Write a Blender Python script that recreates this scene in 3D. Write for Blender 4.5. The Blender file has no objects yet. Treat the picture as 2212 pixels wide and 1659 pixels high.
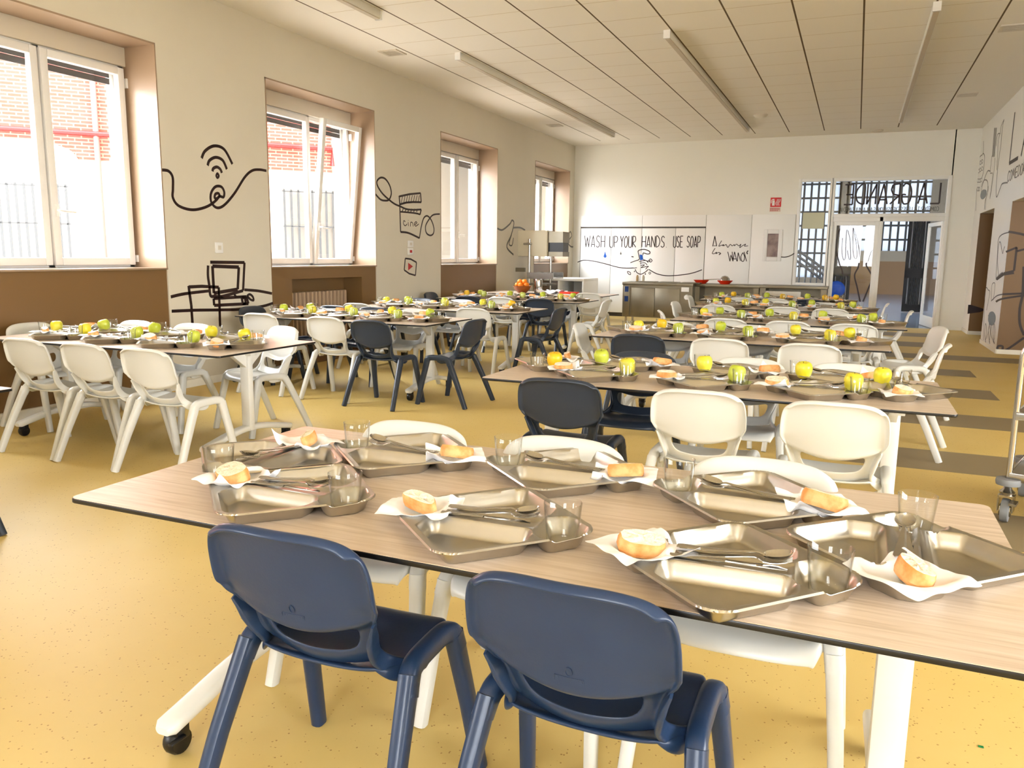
import bpy, math, random
from mathutils import Vector, Matrix
random.seed(7)
S = bpy.context.scene
COL = S.collection
# ------------------------------------------------------------------ camera
H = 1.24                                   # camera height
YAW, PIT, ROL, F = -0.40332162, -0.16083595, 0.0122456, 1715.827
fw = Vector((math.sin(YAW)*math.cos(PIT), math.cos(YAW)*math.cos(PIT), math.sin(PIT)))
rt = fw.cross(Vector((0, 0, 1))).normalized(); up = rt.cross(fw)
R_ = rt*math.cos(ROL) + up*math.sin(ROL); U_ = -rt*math.sin(ROL) + up*math.cos(ROL)
cam = bpy.data.cameras.new('camera'); camo = bpy.data.objects.new('camera', cam); COL.objects.link(camo)
M = Matrix((R_, U_, -fw)).transposed().to_4x4(); M.translation = Vector((0, 0, H)); camo.matrix_world = M
cam.sensor_width = 36; cam.lens = F/2212*36; cam.clip_start = .05; cam.clip_end = 200
S.camera = camo
def ray(x, y): return fw + R_*((x-1106)/F) - U_*((y-829.5)/F)
C0 = Vector((0, 0, H))
def onX(x, y, X): d = ray(x, y); return C0 + d*(X/d.x)
def onY(x, y, Y): d = ray(x, y); return C0 + d*(Y/d.y)
def onZ(x, y, Z): d = ray(x, y); return C0 + d*((Z-H)/d.z)
# ------------------------------------------------------------------ world, light, exposure
w = bpy.data.worlds.new('daylight'); S.world = w; w.use_nodes = True
bg = w.node_tree.nodes['Background']; bg.inputs[0].default_value = (.93, .96, 1.0, 1); bg.inputs[1].default_value = 17.0
S.view_settings.view_transform = 'Standard'; S.view_settings.look = 'None'; S.view_settings.gamma = 1
S.view_settings.use_curve_mapping = False; S.view_settings.exposure = 0.58
cy = S.cycles
cy.max_bounces = 9; cy.diffuse_bounces = 4; cy.glossy_bounces = 4; cy.transmission_bounces = 8; cy.transparent_max_bounces = 12
cy.sample_clamp_indirect = 6; cy.blur_glossy = .5; cy.use_denoising = True
XL, XR, YB, ZC, YF = -5.57, 1.83, 16.27, 3.5, -4.2      # room planes
def area(name, loc, rot, sx, sy, power, color=(1, .97, .93), portal=False):
    l = bpy.data.lights.new(name, 'AREA'); l.shape = 'RECTANGLE'; l.size = sx; l.size_y = sy; l.energy = power; l.color = color
    if portal: l.cycles.is_portal = True
    o = bpy.data.objects.new(name, l); o.location = loc; o.rotation_euler = rot; COL.objects.link(o); return o
WIN = [(-4.04, -2.06), (-.36, 1.62), (3.315, 5.295), (6.66, 8.645), (10.35, 12.335), (14.02, 15.97)]
for i, (a, b) in enumerate(WIN):           # portals guide the sky light in through the windows
    area('window_portal', (-6.1, (a+b)/2, 1.93), (0, math.radians(-90), 0), 1.75, 1.95, 1, portal=True)
REAR = [(-.75, .12), (.25, 1.12)]
for a, b in REAR: area('rear_window_portal', ((a+b)/2, YF-.12, 1.9), (math.radians(90), 0, math.radians(180)), .87, 1.9, 1, portal=True)
area('side_opening_portal', (6.05, 1.4, 1.85), (0, math.radians(90), 0), 1.7, 4.8, 1, portal=True)  # guides sky light through the unseen opening added on the right
area('corridor_portal', (.3, YB+16.0, 2.8), (math.radians(-90), 0, 0), 9.0, 4.2, 1, portal=True)
# ------------------------------------------------------------------ materials
def lin(c):
    return tuple((v/255/12.92 if v/255 <= .04045 else ((v/255+.055)/1.055)**2.4) for v in c)
def mat(name, c, rough=.5, metal=0, spec=.5, noise=None, bump=None, coat=0, trans=0, ior=1.45, aniso=0, sss=0):
    m = bpy.data.materials.new(name); m.use_nodes = True; nt = m.node_tree; b = nt.nodes['Principled BSDF']
    c = lin(c) if max(c) > 1 else c
    b.inputs['Base Color'].default_value = (*c, 1); b.inputs['Roughness'].default_value = rough; b.inputs['Metallic'].default_value = metal
    b.inputs['Specular IOR Level'].default_value = spec; b.inputs['Coat Weight'].default_value = coat
    b.inputs['Transmission Weight'].default_value = trans; b.inputs['IOR'].default_value = ior
    if sss: b.inputs['Subsurface Weight'].default_value = sss; b.inputs['Subsurface Radius'].default_value = (.02, .015, .008)
    tc = nt.nodes.new('ShaderNodeTexCoord')
    if noise:                              # (scale, second colour, amount[, stretch])
        n = nt.nodes.new('ShaderNodeTexNoise'); n.inputs['Scale'].default_value = noise[0]; n.inputs['Detail'].default_value = 5
        src = tc.outputs['Object']
        if len(noise) > 3:
            mp = nt.nodes.new('ShaderNodeMapping'); mp.inputs['Scale'].default_value = noise[3]; nt.links.new(src, mp.inputs[0]); src = mp.outputs[0]
        nt.links.new(src, n.inputs['Vector'])
        r = nt.nodes.new('ShaderNodeMapRange'); r.inputs[1].default_value = .38; r.inputs[2].default_value = .62; r.inputs[4].default_value = noise[2]
        nt.links.new(n.outputs[0], r.inputs[0])
        mx = nt.nodes.new('ShaderNodeMixRGB'); mx.inputs[1].default_value = (*c, 1); mx.inputs[2].default_value = (*lin(noise[1]), 1)
        nt.links.new(r.outputs[0], mx.inputs[0]); nt.links.new(mx.outputs[0], b.inputs['Base Color'])
    if bump:
        n = nt.nodes.new('ShaderNodeTexNoise'); n.inputs['Scale'].default_value = bump[0]; n.inputs['Detail'].default_value = 4
        nt.links.new(tc.outputs['Object'], n.inputs['Vector'])
        bp = nt.nodes.new('ShaderNodeBump'); bp.inputs['Strength'].default_value = bump[1]; bp.inputs['Distance'].default_value = .01
        nt.links.new(n.outputs[0], bp.inputs['Height']); nt.links.new(bp.outputs[0], b.inputs['Normal'])
    return m
def glassmat(name, tint=(1, 1, 1), f0=.03, f1=.6, rough=0.0, edge=None):
    m = bpy.data.materials.new(name); m.use_nodes = True; nt = m.node_tree; nt.nodes.clear()
    o = nt.nodes.new('ShaderNodeOutputMaterial'); t = nt.nodes.new('ShaderNodeBsdfTransparent'); g = nt.nodes.new('ShaderNodeBsdfGlossy')
    t.inputs[0].default_value = (*tint, 1); g.inputs['Roughness'].default_value = rough
    lw = nt.nodes.new('ShaderNodeLayerWeight'); lw.inputs[0].default_value = .5
    pw = nt.nodes.new('ShaderNodeMath'); pw.operation = 'POWER'; pw.inputs[1].default_value = 4.0; nt.links.new(lw.outputs['Facing'], pw.inputs[0])
    fr = nt.nodes.new('ShaderNodeMapRange'); fr.inputs[3].default_value = f0; fr.inputs[4].default_value = f1; nt.links.new(pw.outputs[0], fr.inputs[0])
    mx = nt.nodes.new('ShaderNodeMixShader'); nt.links.new(fr.outputs[0], mx.inputs[0]); nt.links.new(t.outputs[0], mx.inputs[1]); nt.links.new(g.outputs[0], mx.inputs[2])
    if edge:
        cm = nt.nodes.new('ShaderNodeMixRGB'); cm.inputs[1].default_value = (*tint, 1); cm.inputs[2].default_value = (*edge, 1); nt.links.new(pw.outputs[0], cm.inputs[0]); nt.links.new(cm.outputs[0], t.inputs[0])
    nt.links.new(mx.outputs[0], o.inputs[0]); return m
WALL = mat('painted_wall', (218, 210, 192), .55, noise=(1.3, (214, 205, 186), .6))
WALLB = mat('back_wall_paint', (240, 237, 226), .5)
PANEL = mat('white_laminate', (246, 245, 240), .3)
TAUPE = mat('taupe_paint', (156, 131, 106), .3)
BROWN = mat('brown_paint', (120, 90, 54), .38)
PVC = mat('white_window_frame', (238, 236, 232), .25)
BOXM = mat('shutter_box_beige', (214, 205, 188), .4)
DARK = mat('black_plastic', (14, 14, 16), .35)
SLATM = mat('dark_shutter_slat', (62, 58, 56), .5)
INK = mat('dark_brown_vinyl', (38, 16, 14), .4)
INKG = mat('grey_vinyl', (84, 80, 72), .4)
BLUEV = mat('blue_vinyl', (20, 84, 176), .35)
REDV = mat('red_vinyl', (178, 20, 24), .35)
GREYV = mat('grey_blue_vinyl', (110, 122, 130), .4)
WHITEP = mat('white_chair_plastic', (216, 215, 208), .3, bump=(60, .02))
NAVY = mat('navy_chair_plastic', (33, 51, 80), .30, spec=.45, bump=(120, .03), noise=(9, (38, 56, 85), .5))
SLATE = mat('slate_chair_plastic', (44, 52, 64), .3, bump=(120, .03))
WHITEM = mat('white_lacquered_steel', (232, 230, 222), .28)
GREYP = mat('grey_rubber', (128, 130, 132), .5)
RUBBER = mat('black_rubber', (22, 22, 22), .6)
STEEL = mat('brushed_steel', (.46, .435, .385), .29, metal=1, noise=(14, (196, 190, 178), .5))
STEELB = mat('polished_steel', (.5, .48, .45), .18, metal=1)
STEELD = mat('kitchen_steel', (.235, .21, .16), .42, metal=1, noise=(3, (118, 108, 86), .5))
SILVER = mat('bright_tray_steel', (.5, .475, .43), .24, metal=1)
PAPER = mat('white_paper', (252, 252, 255), .8)
CRUMB = mat('bread_crumb', (244, 232, 210), .85, noise=(70, (236, 214, 178), .7), bump=(90, .6))
CRUST = mat('bread_crust', (212, 140, 72), .6, noise=(35, (234, 184, 124), .8), bump=(60, .3))
GLASSM = glassmat('drinking_glass', (.985, .99, .985), .04, .85, .02, (.5, .52, .5))
PANE = glassmat('window_pane')
STEM = mat('apple_stem', (84, 66, 34), .7)
def applemat(n, a, b, amt): return mat(n, a, .32, noise=(14, b, amt), sss=.0, spec=.5)
AP = {'green': applemat('green_apple_skin', (176, 188, 44), (200, 206, 80), .8), 'yellow': applemat('yellow_apple_skin', (224, 208, 40), (214, 208, 76), .8),
      'orange': applemat('blushed_apple_skin', (232, 176, 24), (222, 196, 44), .7)}
ORANGE = mat('orange_peel', (238, 130, 16), .45, bump=(150, .3)); BOWLM = mat('amber_bowl', (140, 70, 16), .2)
REDP = mat('red_plastic', (226, 52, 20), .4)
def floor_mat():
    m = mat('yellow_linoleum', (222, 198, 136), .5, spec=.25); nt = m.node_tree; b = nt.nodes['Principled BSDF']; tc = nt.nodes.new('ShaderNodeTexCoord')
    N = nt.nodes.new; L = nt.links.new
    sep = N('ShaderNodeSeparateXYZ'); L(tc.outputs['Object'], sep.inputs[0])
    def mth(op, a, bb):
        n = N('ShaderNodeMath'); n.operation = op
        for i, v in enumerate((a, bb)):
            if isinstance(v, (int, float)): n.inputs[i].default_value = v
            else: L(v, n.inputs[i])
        return n.outputs[0]
    X, Y = sep.outputs[0], sep.outputs[1]; tot = None
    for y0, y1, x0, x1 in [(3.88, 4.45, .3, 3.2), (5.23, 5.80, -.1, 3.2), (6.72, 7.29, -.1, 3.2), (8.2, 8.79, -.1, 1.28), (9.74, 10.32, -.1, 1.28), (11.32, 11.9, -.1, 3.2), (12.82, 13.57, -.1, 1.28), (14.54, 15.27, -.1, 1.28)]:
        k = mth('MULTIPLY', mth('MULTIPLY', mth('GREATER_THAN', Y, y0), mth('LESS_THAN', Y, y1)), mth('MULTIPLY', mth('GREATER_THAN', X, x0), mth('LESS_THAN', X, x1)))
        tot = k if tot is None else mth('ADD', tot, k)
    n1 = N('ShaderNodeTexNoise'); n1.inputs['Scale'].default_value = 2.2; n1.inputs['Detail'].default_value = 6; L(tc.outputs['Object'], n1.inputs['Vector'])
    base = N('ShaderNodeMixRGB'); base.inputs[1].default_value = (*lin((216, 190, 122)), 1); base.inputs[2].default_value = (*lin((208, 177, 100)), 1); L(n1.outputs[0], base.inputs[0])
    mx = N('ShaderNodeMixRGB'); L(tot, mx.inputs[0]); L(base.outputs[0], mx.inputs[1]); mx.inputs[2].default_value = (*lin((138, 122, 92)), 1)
    vo = N('ShaderNodeTexVoronoi'); vo.inputs['Scale'].default_value = 62; L(tc.outputs['Object'], vo.inputs['Vector'])
    n2 = N('ShaderNodeTexNoise'); n2.inputs['Scale'].default_value = 40; L(tc.outputs['Object'], n2.inputs['Vector'])
    sp = mth('MULTIPLY', mth('LESS_THAN', vo.outputs['Distance'], .17), mth('GREATER_THAN', n2.outputs[0], .52))
    mx2 = N('ShaderNodeMixRGB'); L(mth('MULTIPLY', sp, .75), mx2.inputs[0]); L(mx.outputs[0], mx2.inputs[1]); mx2.inputs[2].default_value = (*lin((146, 100, 44)), 1)
    L(mx2.outputs[0], b.inputs['Base Color']); return m
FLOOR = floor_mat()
def wood_mat():
    m = mat('oak_laminate', (206, 178, 150), .32); nt = m.node_tree; b = nt.nodes['Principled BSDF']; N = nt.nodes.new; L = nt.links.new
    tc = N('ShaderNodeTexCoord'); mp = N('ShaderNodeMapping'); mp.inputs['Scale'].default_value = (1.1, 26, 1); L(tc.outputs['Object'], mp.inputs[0])
    n = N('ShaderNodeTexNoise'); n.inputs['Scale'].default_value = 3.2; n.inputs['Detail'].default_value = 9; n.inputs['Roughness'].default_value = .66; n.inputs['Distortion'].default_value = .35; L(mp.outputs[0], n.inputs['Vector'])
    cr = N('ShaderNodeValToRGB'); e = cr.color_ramp.elements
    e[0].position = .3; e[0].color = (*lin((188, 165, 139)), 1); e[1].position = .66; e[1].color = (*lin((222, 205, 186)), 1)
    k = e.new(.47); k.color = (*lin((209, 189, 167)), 1)
    L(n.outputs[0], cr.inputs[0]); L(cr.outputs[0], b.inputs['Base Color']); return m
WOOD = wood_mat()
def ceil_mat():
    m = mat('ceiling_tiles', (236, 226, 204), .8); nt = m.node_tree; b = nt.nodes['Principled BSDF']; N = nt.nodes.new; L = nt.links.new
    tc = N('ShaderNodeTexCoord'); sep = N('ShaderNodeSeparateXYZ'); L(tc.outputs['Object'], sep.inputs[0])
    def mth(op, a, bb):
        n = N('ShaderNodeMath'); n.operation = op
        for i, v in enumerate((a, bb)):
            if isinstance(v, (int, float)): n.inputs[i].default_value = v
            else: L(v, n.inputs[i])
        return n.outputs[0]
    def line(c, off, per, wd): # 1 on a joint
        f = mth('FRACT', mth('DIVIDE', mth('ADD', c, off), per), 0)
        return mth('LESS_THAN', mth('MULTIPLY', mth('ABSOLUTE', mth('SUBTRACT', f, .5), 0), per), wd/2)
    X, Y = sep.outputs[0], sep.outputs[1]
    ly = line(X, 4.853+.2965+5.93, .593, .017); lx = line(Y, -.1+.3+60, .6, .007)
    inside = mth('MULTIPLY', mth('MULTIPLY', mth('GREATER_THAN', X, -4.87), mth('LESS_THAN', X, 1.1)), mth('LESS_THAN', Y, 15.7))
    m1 = N('ShaderNodeMixRGB'); m1.inputs[1].default_value = (*lin((242, 237, 226)), 1); m1.inputs[2].default_value = (*lin((196, 176, 140)), 1); L(mth('MULTIPLY', lx, inside), m1.inputs[0])
    m2 = N('ShaderNodeMixRGB'); L(m1.outputs[0], m2.inputs[1]); m2.inputs[2].default_value = (*lin((92, 72, 44)), 1); L(mth('MULTIPLY', ly, inside), m2.inputs[0])
    L(m2.outputs[0], b.inputs['Base Color']); return m
CEIL = ceil_mat()
def brick_mat():
    m = mat('red_brick', (190, 96, 66), .8); nt = m.node_tree; b = nt.nodes['Principled BSDF']; N = nt.nodes.new; L = nt.links.new
    tc = N('ShaderNodeTexCoord'); br = N('ShaderNodeTexBrick'); L(tc.outputs['UV'], br.inputs['Vector'])
    mp = N('ShaderNodeMapping'); mp.inputs['Rotation'].default_value = (math.radians(90), 0, 0); L(tc.outputs['Object'], mp.inputs[0]); L(mp.outputs[0], br.inputs['Vector'])
    br.inputs['Color1'].default_value = (*lin((176, 62, 54)), 1); br.inputs['Color2'].default_value = (*lin((152, 54, 40)), 1); br.inputs['Mortar'].default_value = (*lin((190, 116, 96)), 1)
    br.inputs['Scale'].default_value = 1; br.inputs['Brick Width'].default_value = .26; br.inputs['Row Height'].default_value = .075; br.inputs['Mortar Size'].default_value = .012
    L(br.outputs[0], b.inputs['Base Color']); return m
BRICK = brick_mat()
STUCCO = mat('cream_render', (194, 178, 156), .8)
# ------------------------------------------------------------------ mesh helpers
class MB:
    def __init__(s): s.v = []; s.f = []; s.mi = []; s.cur = 0
    def add(s, vs, fs):
        b = len(s.v); s.v += [tuple(p) for p in vs]; s.f += [tuple(i+b for i in f) for f in fs]; s.mi += [s.cur]*len(fs); return s
    def box(s, a, b):
        x0, y0, z0 = [min(p, q) for p, q in zip(a, b)]; x1, y1, z1 = [max(p, q) for p, q in zip(a, b)]
        return s.add([(x0, y0, z0), (x1, y0, z0), (x1, y1, z0), (x0, y1, z0), (x0, y0, z1), (x1, y0, z1), (x1, y1, z1), (x0, y1, z1)],
                     [(0, 3, 2, 1), (4, 5, 6, 7), (0, 1, 5, 4), (1, 2, 6, 5), (2, 3, 7, 6), (3, 0, 4, 7)])
    def prism(s, pts, z0, z1, fn=lambda x, y, z: (x, y, z)):
        n = len(pts)
        return s.add([fn(x, y, z0) for x, y in pts]+[fn(x, y, z1) for x, y in pts], [tuple(range(n))[::-1], tuple(range(n, 2*n))]+[(i, (i+1) % n, n+(i+1) % n, n+i) for i in range(n)])
    def tube(s, path, r, n=10, cap=True, rs=None, prof=None, upv=None):
        P = [Vector(p) for p in path]; m = len(P); vs = []; fs = []
        u = None
        for i, p in enumerate(P):
            t = (P[min(i+1, m-1)]-P[max(i-1, 0)]).normalized()
            if upv is not None: a = Vector(upv).cross(t).normalized(); b = t.cross(a)
            else:
                if u is None: u = t.orthogonal().normalized()
                u = (u - t*u.dot(t)).normalized(); a = u; b = t.cross(a)
            k = rs[i] if rs else 1
            if prof: ring = [p + a*(x*k) + b*(y*k) for x, y in prof]
            else: ring = [p + (a*math.cos(2*math.pi*j/n)+b*math.sin(2*math.pi*j/n))*r*k for j in range(n)]
            vs += ring
        q = len(prof) if prof else n
        for i in range(m-1):
            for j in range(q): fs.append((i*q+j, i*q+(j+1) % q, (i+1)*q+(j+1) % q, (i+1)*q+j))
        if cap: fs += [tuple(range(q))[::-1], tuple(range((m-1)*q, m*q))]
        return s.add(vs, fs)
    def lathe(s, prof, n=24, c=(0, 0, 0), axis='z', close=False, mod=None):
        vs = []; fs = []
        for i, (r, z) in enumerate(prof):
            for j in range(n):
                a = 2*math.pi*j/n; rr = r*(mod(i, a) if mod else 1)
                p = (rr*math.cos(a), rr*math.sin(a), z)
                if axis == 'x': p = (z, rr*math.cos(a), rr*math.sin(a))
                if axis == 'y': p = (rr*math.sin(a), z, rr*math.cos(a))
                vs.append((p[0]+c[0], p[1]+c[1], p[2]+c[2]))
        for i in range(len(prof)-1):
            for j in range(n): fs.append((i*n+j, i*n+(j+1) % n, (i+1)*n+(j+1) % n, (i+1)*n+j))
        if close:
            k = len(prof)-1; fs += [(k*n+j, k*n+(j+1) % n, (j+1) % n, j) for j in range(n)]
        else: fs += [tuple(range(n))[::-1], tuple(range((len(prof)-1)*n, len(prof)*n))]
        return s.add(vs, fs)
    def grid(s, nu, nv, fn, skip=None):
        vs = [fn(i/(nu-1), j/(nv-1)) for j in range(nv) for i in range(nu)]; fs = []
        for j in range(nv-1):
            for i in range(nu-1):
                if skip and skip(i, j): continue
                fs.append((j*nu+i, j*nu+i+1, (j+1)*nu+i+1, (j+1)*nu+i))
        return s.add(vs, fs)
    def ribbon(s, pts, wd, nrm, th=.002, closed=False):
        P = [Vector(p) for p in pts]; n = Vector(nrm); m = len(P); L = []; Rr = []
        for i in range(m):
            a = P[(i-1) % m] if closed else P[max(i-1, 0)]; b = P[(i+1) % m] if closed else P[min(i+1, m-1)]
            t = (b-a); t = t.normalized() if t.length > 1e-9 else Vector((1, 0, 0)); sd = n.cross(t).normalized()
            L.append(P[i]+sd*wd/2); Rr.append(P[i]-sd*wd/2)
        vs = []
        for l, r in zip(L, Rr): vs += [l, r, r+n*th, l+n*th]
        fs = []
        for i in range(m if closed else m-1):
            a = i*4; b = ((i+1) % m)*4
            for k in range(4): fs.append((a+k, a+(k+1) % 4, b+(k+1) % 4, b+k))
        if not closed: fs += [(0, 3, 2, 1), ((m-1)*4, (m-1)*4+1, (m-1)*4+2, (m-1)*4+3)]
        return s.add(vs, fs)
    def build(s, name, mt, parent=None, smooth=0, bevel=0, mods=None, loc=None, rot=None):
        me = bpy.data.meshes.new(name); me.from_pydata(s.v, [], s.f); me.update()
        ms = mt if isinstance(mt, (list, tuple)) else [mt]
        for m in ms: me.materials.append(m)
        if len(ms) > 1: me.polygons.foreach_set('material_index', s.mi)
        o = bpy.data.objects.new(name, me); COL.objects.link(o)
        mm = list(mods or [])
        if bevel: mm.append(('BEVEL', dict(width=bevel, segments=2, limit_method='ANGLE', angle_limit=math.radians(40))))
        if mm:
            for t, kw in mm:
                md = o.modifiers.new(t, t)
                for k, v in kw.items(): setattr(md, k, v)
            dg = bpy.context.evaluated_depsgraph_get(); ne = bpy.data.meshes.new_from_object(o.evaluated_get(dg)); o.modifiers.clear()
            old = o.data; o.data = ne; ne.name = name; bpy.data.meshes.remove(old); me = ne
        if smooth or bevel:
            me.shade_smooth(); me.set_sharp_from_angle(angle=math.radians(smooth or 35))
        if parent: o.parent = parent
        if loc: o.location = loc
        if rot: o.rotation_euler = rot
        return o
def tag(o, label=None, cat=None, group=None, kind=None):
    if label: o['label'] = label
    if cat: o['category'] = cat
    if group: o['group'] = group
    if kind: o['kind'] = kind
    return o
def empty(name, loc=(0, 0, 0), rz=0, label=None, cat=None, group=None):
    o = bpy.data.objects.new(name, None); o.empty_display_size = .05; COL.objects.link(o); o.location = loc; o.rotation_euler = (0, 0, rz)
    return tag(o, label, cat, group)
def struct(name, mb, m, **k): return tag(mb.build(name, m, **k), kind='structure')
KIDS = {}
def dup(o, loc=None, rot=None, label=None, group=None, parent=None):
    c = o.copy(); COL.objects.link(c)
    if parent is not None: c.parent = parent
    if loc is not None: c.location = loc
    if rot is not None: c.rotation_euler = rot
    if label: c['label'] = label
    if group: c['group'] = group
    for ch in list(o.children): dup(ch, parent=c)
    return c
def cat_rom(P, k=8, closed=False):
    P = [Vector(p) for p in P]; m = len(P); out = []
    rng = range(m if closed else m-1)
    for i in rng:
        p0 = P[(i-1) % m] if closed else P[max(i-1, 0)]; p1 = P[i]; p2 = P[(i+1) % m]; p3 = P[(i+2) % m] if closed else P[min(i+2, m-1)]
        for j in range(k):
            t = j/k; out.append(.5*((2*p1)+(p2-p0)*t+(2*p0-5*p1+4*p2-p3)*t*t+(3*p1-p0-3*p2+p3)*t**3))
    if not closed: out.append(P[-1])
    return out
def rrect(w_, h_, r, n=3, groove=0):
    o = []
    for cx, cy_, a0 in ((w_/2-r, h_/2-r, 0), (-w_/2+r, h_/2-r, 90), (-w_/2+r, -h_/2+r, 180), (w_/2-r, -h_/2+r, 270)):
        for k in range(n+1): a = math.radians(a0+90*k/n); o.append((cx+r*math.cos(a), cy_+r*math.sin(a)))
    return o
# ------------------------------------------------------------------ room shell
m = MB(); m.box((XL-.4, YF, -.1), (5.9, YB+.12, 0)); struct('floor', m, FLOOR)
m = MB(); m.box((XL-.5, YF, ZC), (5.9, YB+.12, ZC+.12)); struct('ceiling', m, CEIL)
m = MB(); m.box((XL-.45, YF, ZC+.13), (5.9, YB+.12, 13.5)); tag(m.build('sky_block', STUCCO) if False else m.build('wall_sky_block', mat('sky_block_paint', (206, 190, 166), .8)), kind='structure')  # unseen block added above the room to keep sky light off the house
# left wall with its window niches
m = MB(); ys = [YF]+[v for ab in WIN for v in ab]+[YB+.12]
for i in range(0, len(ys), 2): m.box((XL-.48, ys[i], 0), (XL, ys[i+1], ZC))
for a, b in WIN: m.box((XL-.48, a, 2.965), (XL, b, ZC))
struct('wall_left', m, WALL)
ni = 0
for wi, (a, b) in enumerate(WIN):          # taupe lining of each niche and brown apron below the sill
    m = MB(); e = .006
    m.box((XL-.43, a, 1.085), (XL+.004, a+e*2, 2.965)); m.box((XL-.43, b-e*2, 1.085), (XL+.004, b, 2.965)); m.box((XL-.43, a, 2.953), (XL+.004, b, 2.967))
    ni += 1; struct('trim_%d' % ni, m, TAUPE)
    m = MB()
    if wi == 3:                            # radiator recess
        r0, r1, rz = 7.0, 8.33, .955
        m.box((XL-.48, a, 0), (XL-.012, r0, 1.08)); m.box((XL-.48, r1, 0), (XL-.012, b, 1.08)); m.box((XL-.48, r0, rz), (XL-.012, r1, 1.08)); m.box((XL-.48, r0, 0), (XL-.28, r1, rz)); m.box((XL-.3, r0, 0), (XL-.012, r1, .06))
    else: m.box((XL-.48, a, 0), (XL-.012, b, 1.08))
    ni += 1; struct('trim_%d' % ni, m, BROWN)
    m = MB(); m.box((XL-.44, a, 1.078), (XL+.012, b, 1.094)); ni += 1; struct('trim_%d' % ni, m, TAUPE, bevel=.003)
m = MB(); m.box((XL-.014, 3.315, 0), (XL+.02, 5.295, .07)); m.box((XL, 5.295, 0), (XL+.012, 6.66, .07)); struct('baseboard_left', m, WALLB)
m = MB(); xs_ = [XL-.4]+[v for r_ in REAR for v in r_]+[5.9]
for k in range(0, 6, 2): m.box((xs_[k], YF-.1, 0), (xs_[k+1], YF, ZC))
for a, b in REAR: m.box((a, YF-.1, 0), (b, YF, .95)); m.box((a, YF-.1, 2.85), (b, YF, ZC))
struct('wall_rear', m, WALLB)
# back wall: solid left part, lintel, right pier
m = MB(); m.box((XL-.48, YB, 0), (-1.10, YB+.12, ZC)); m.box((-1.10, YB, 0), (-.51, YB+.12, .745)); m.box((-1.10, YB, 2.70), (1.44, YB+.12, ZC)); m.box((1.42, YB, 0), (XR+.4, YB+.12, ZC)); struct('wall_back', m, WALLB)
# right boundary: beam at door height over blocks, open bays behind
m = MB(); m.box((XR, YF, 2.02), (XR+.3, YB, ZC)); m.box((XR, 15.5, 0), (XR+.3, YB, 2.02)); m.box((XR, 12.47, 0), (XR+.3, 13.97, 2.02)); struct('wall_right', m, PANEL)
m = MB(); m.box((XR+.001, 15.488, 0), (4.3, 15.52, 2.02)); m.box((XR+.001, 12.456, 0), (4.3, 12.49, 2.02)); ni += 1; struct('trim_%d' % ni, m, BROWN)
m = MB(); m.box((XR+.3, 12.47, 2.02), (4.3, YB, 2.06)); m.box((4.3, 12.3, 0), (4.4, YB, ZC)); ni += 1; struct('trim_%d' % ni, m, BROWN)
m = MB(); m.box((5.9, YF, 0), (6.0, -1.0, ZC)); m.box((5.9, 3.8, 0), (6.0, 12.6, ZC)); m.box((5.9, -1.0, 0), (6.0, 3.8, 1.0)); m.box((5.9, -1.0, 2.7), (6.0, 3.8, ZC)); m.box((4.3, 12.45, 0), (5.95, 12.55, ZC)); struct('wall_far_right', m, WALLB)  # unseen side opening added here, sized to brighten the right-hand floor
m = MB(); m.box((XR-.012, 15.5, 0), (XR, YB, .06)); m.box((XR-.012, 12.45, 0), (XR, 13.97, .06)); m.box((XR, 12.43, 0), (4.3, 12.456, .06)); m.box((XR, 15.46, 0), (4.3, 15.488, .06)); struct('baseboard_right', m, WALLB)
m = MB(); m.box((1.42, YB-.012, 0), (XR, YB, .06)); m.box((-5.57, YB-.012, 0), (-5.42, YB, .06)); struct('baseboard_back', m, WALLB)
# ------------------------------------------------------------------ windows of the left wall
XW = -5.95
def sash(y0, y1, z0, z1, x, par, handle_y=None):
    fr = MB(); t = .062
    fr.box((x-.03, y0, z0), (x+.03, y0+t, z1)); fr.box((x-.03, y1-t, z0), (x+.03, y1, z1)); fr.box((x-.03, y0+t, z0), (x+.03, y1-t, z0+t)); fr.box((x-.03, y0+t, z1-t), (x+.03, y1-t, z1))
    s = fr.build('sash', PVC, par, bevel=.006)
    p = MB().box((x-.006, y0+t, z0+t), (x+.006, y1-t, z1-t)).build('pane', PANE, s)
    if handle_y:
        h = MB(); h.box((x+.03, handle_y-.014, 1.50), (x+.042, handle_y+.014, 1.60)); h.tube([(x+.04, handle_y, 1.55), (x+.075, handle_y, 1.55), (x+.08, handle_y+.02, 1.545), (x+.08, handle_y+.13, 1.54)], .009)
        h.build('window_handle', PVC, s, smooth=50)
    return s
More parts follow.
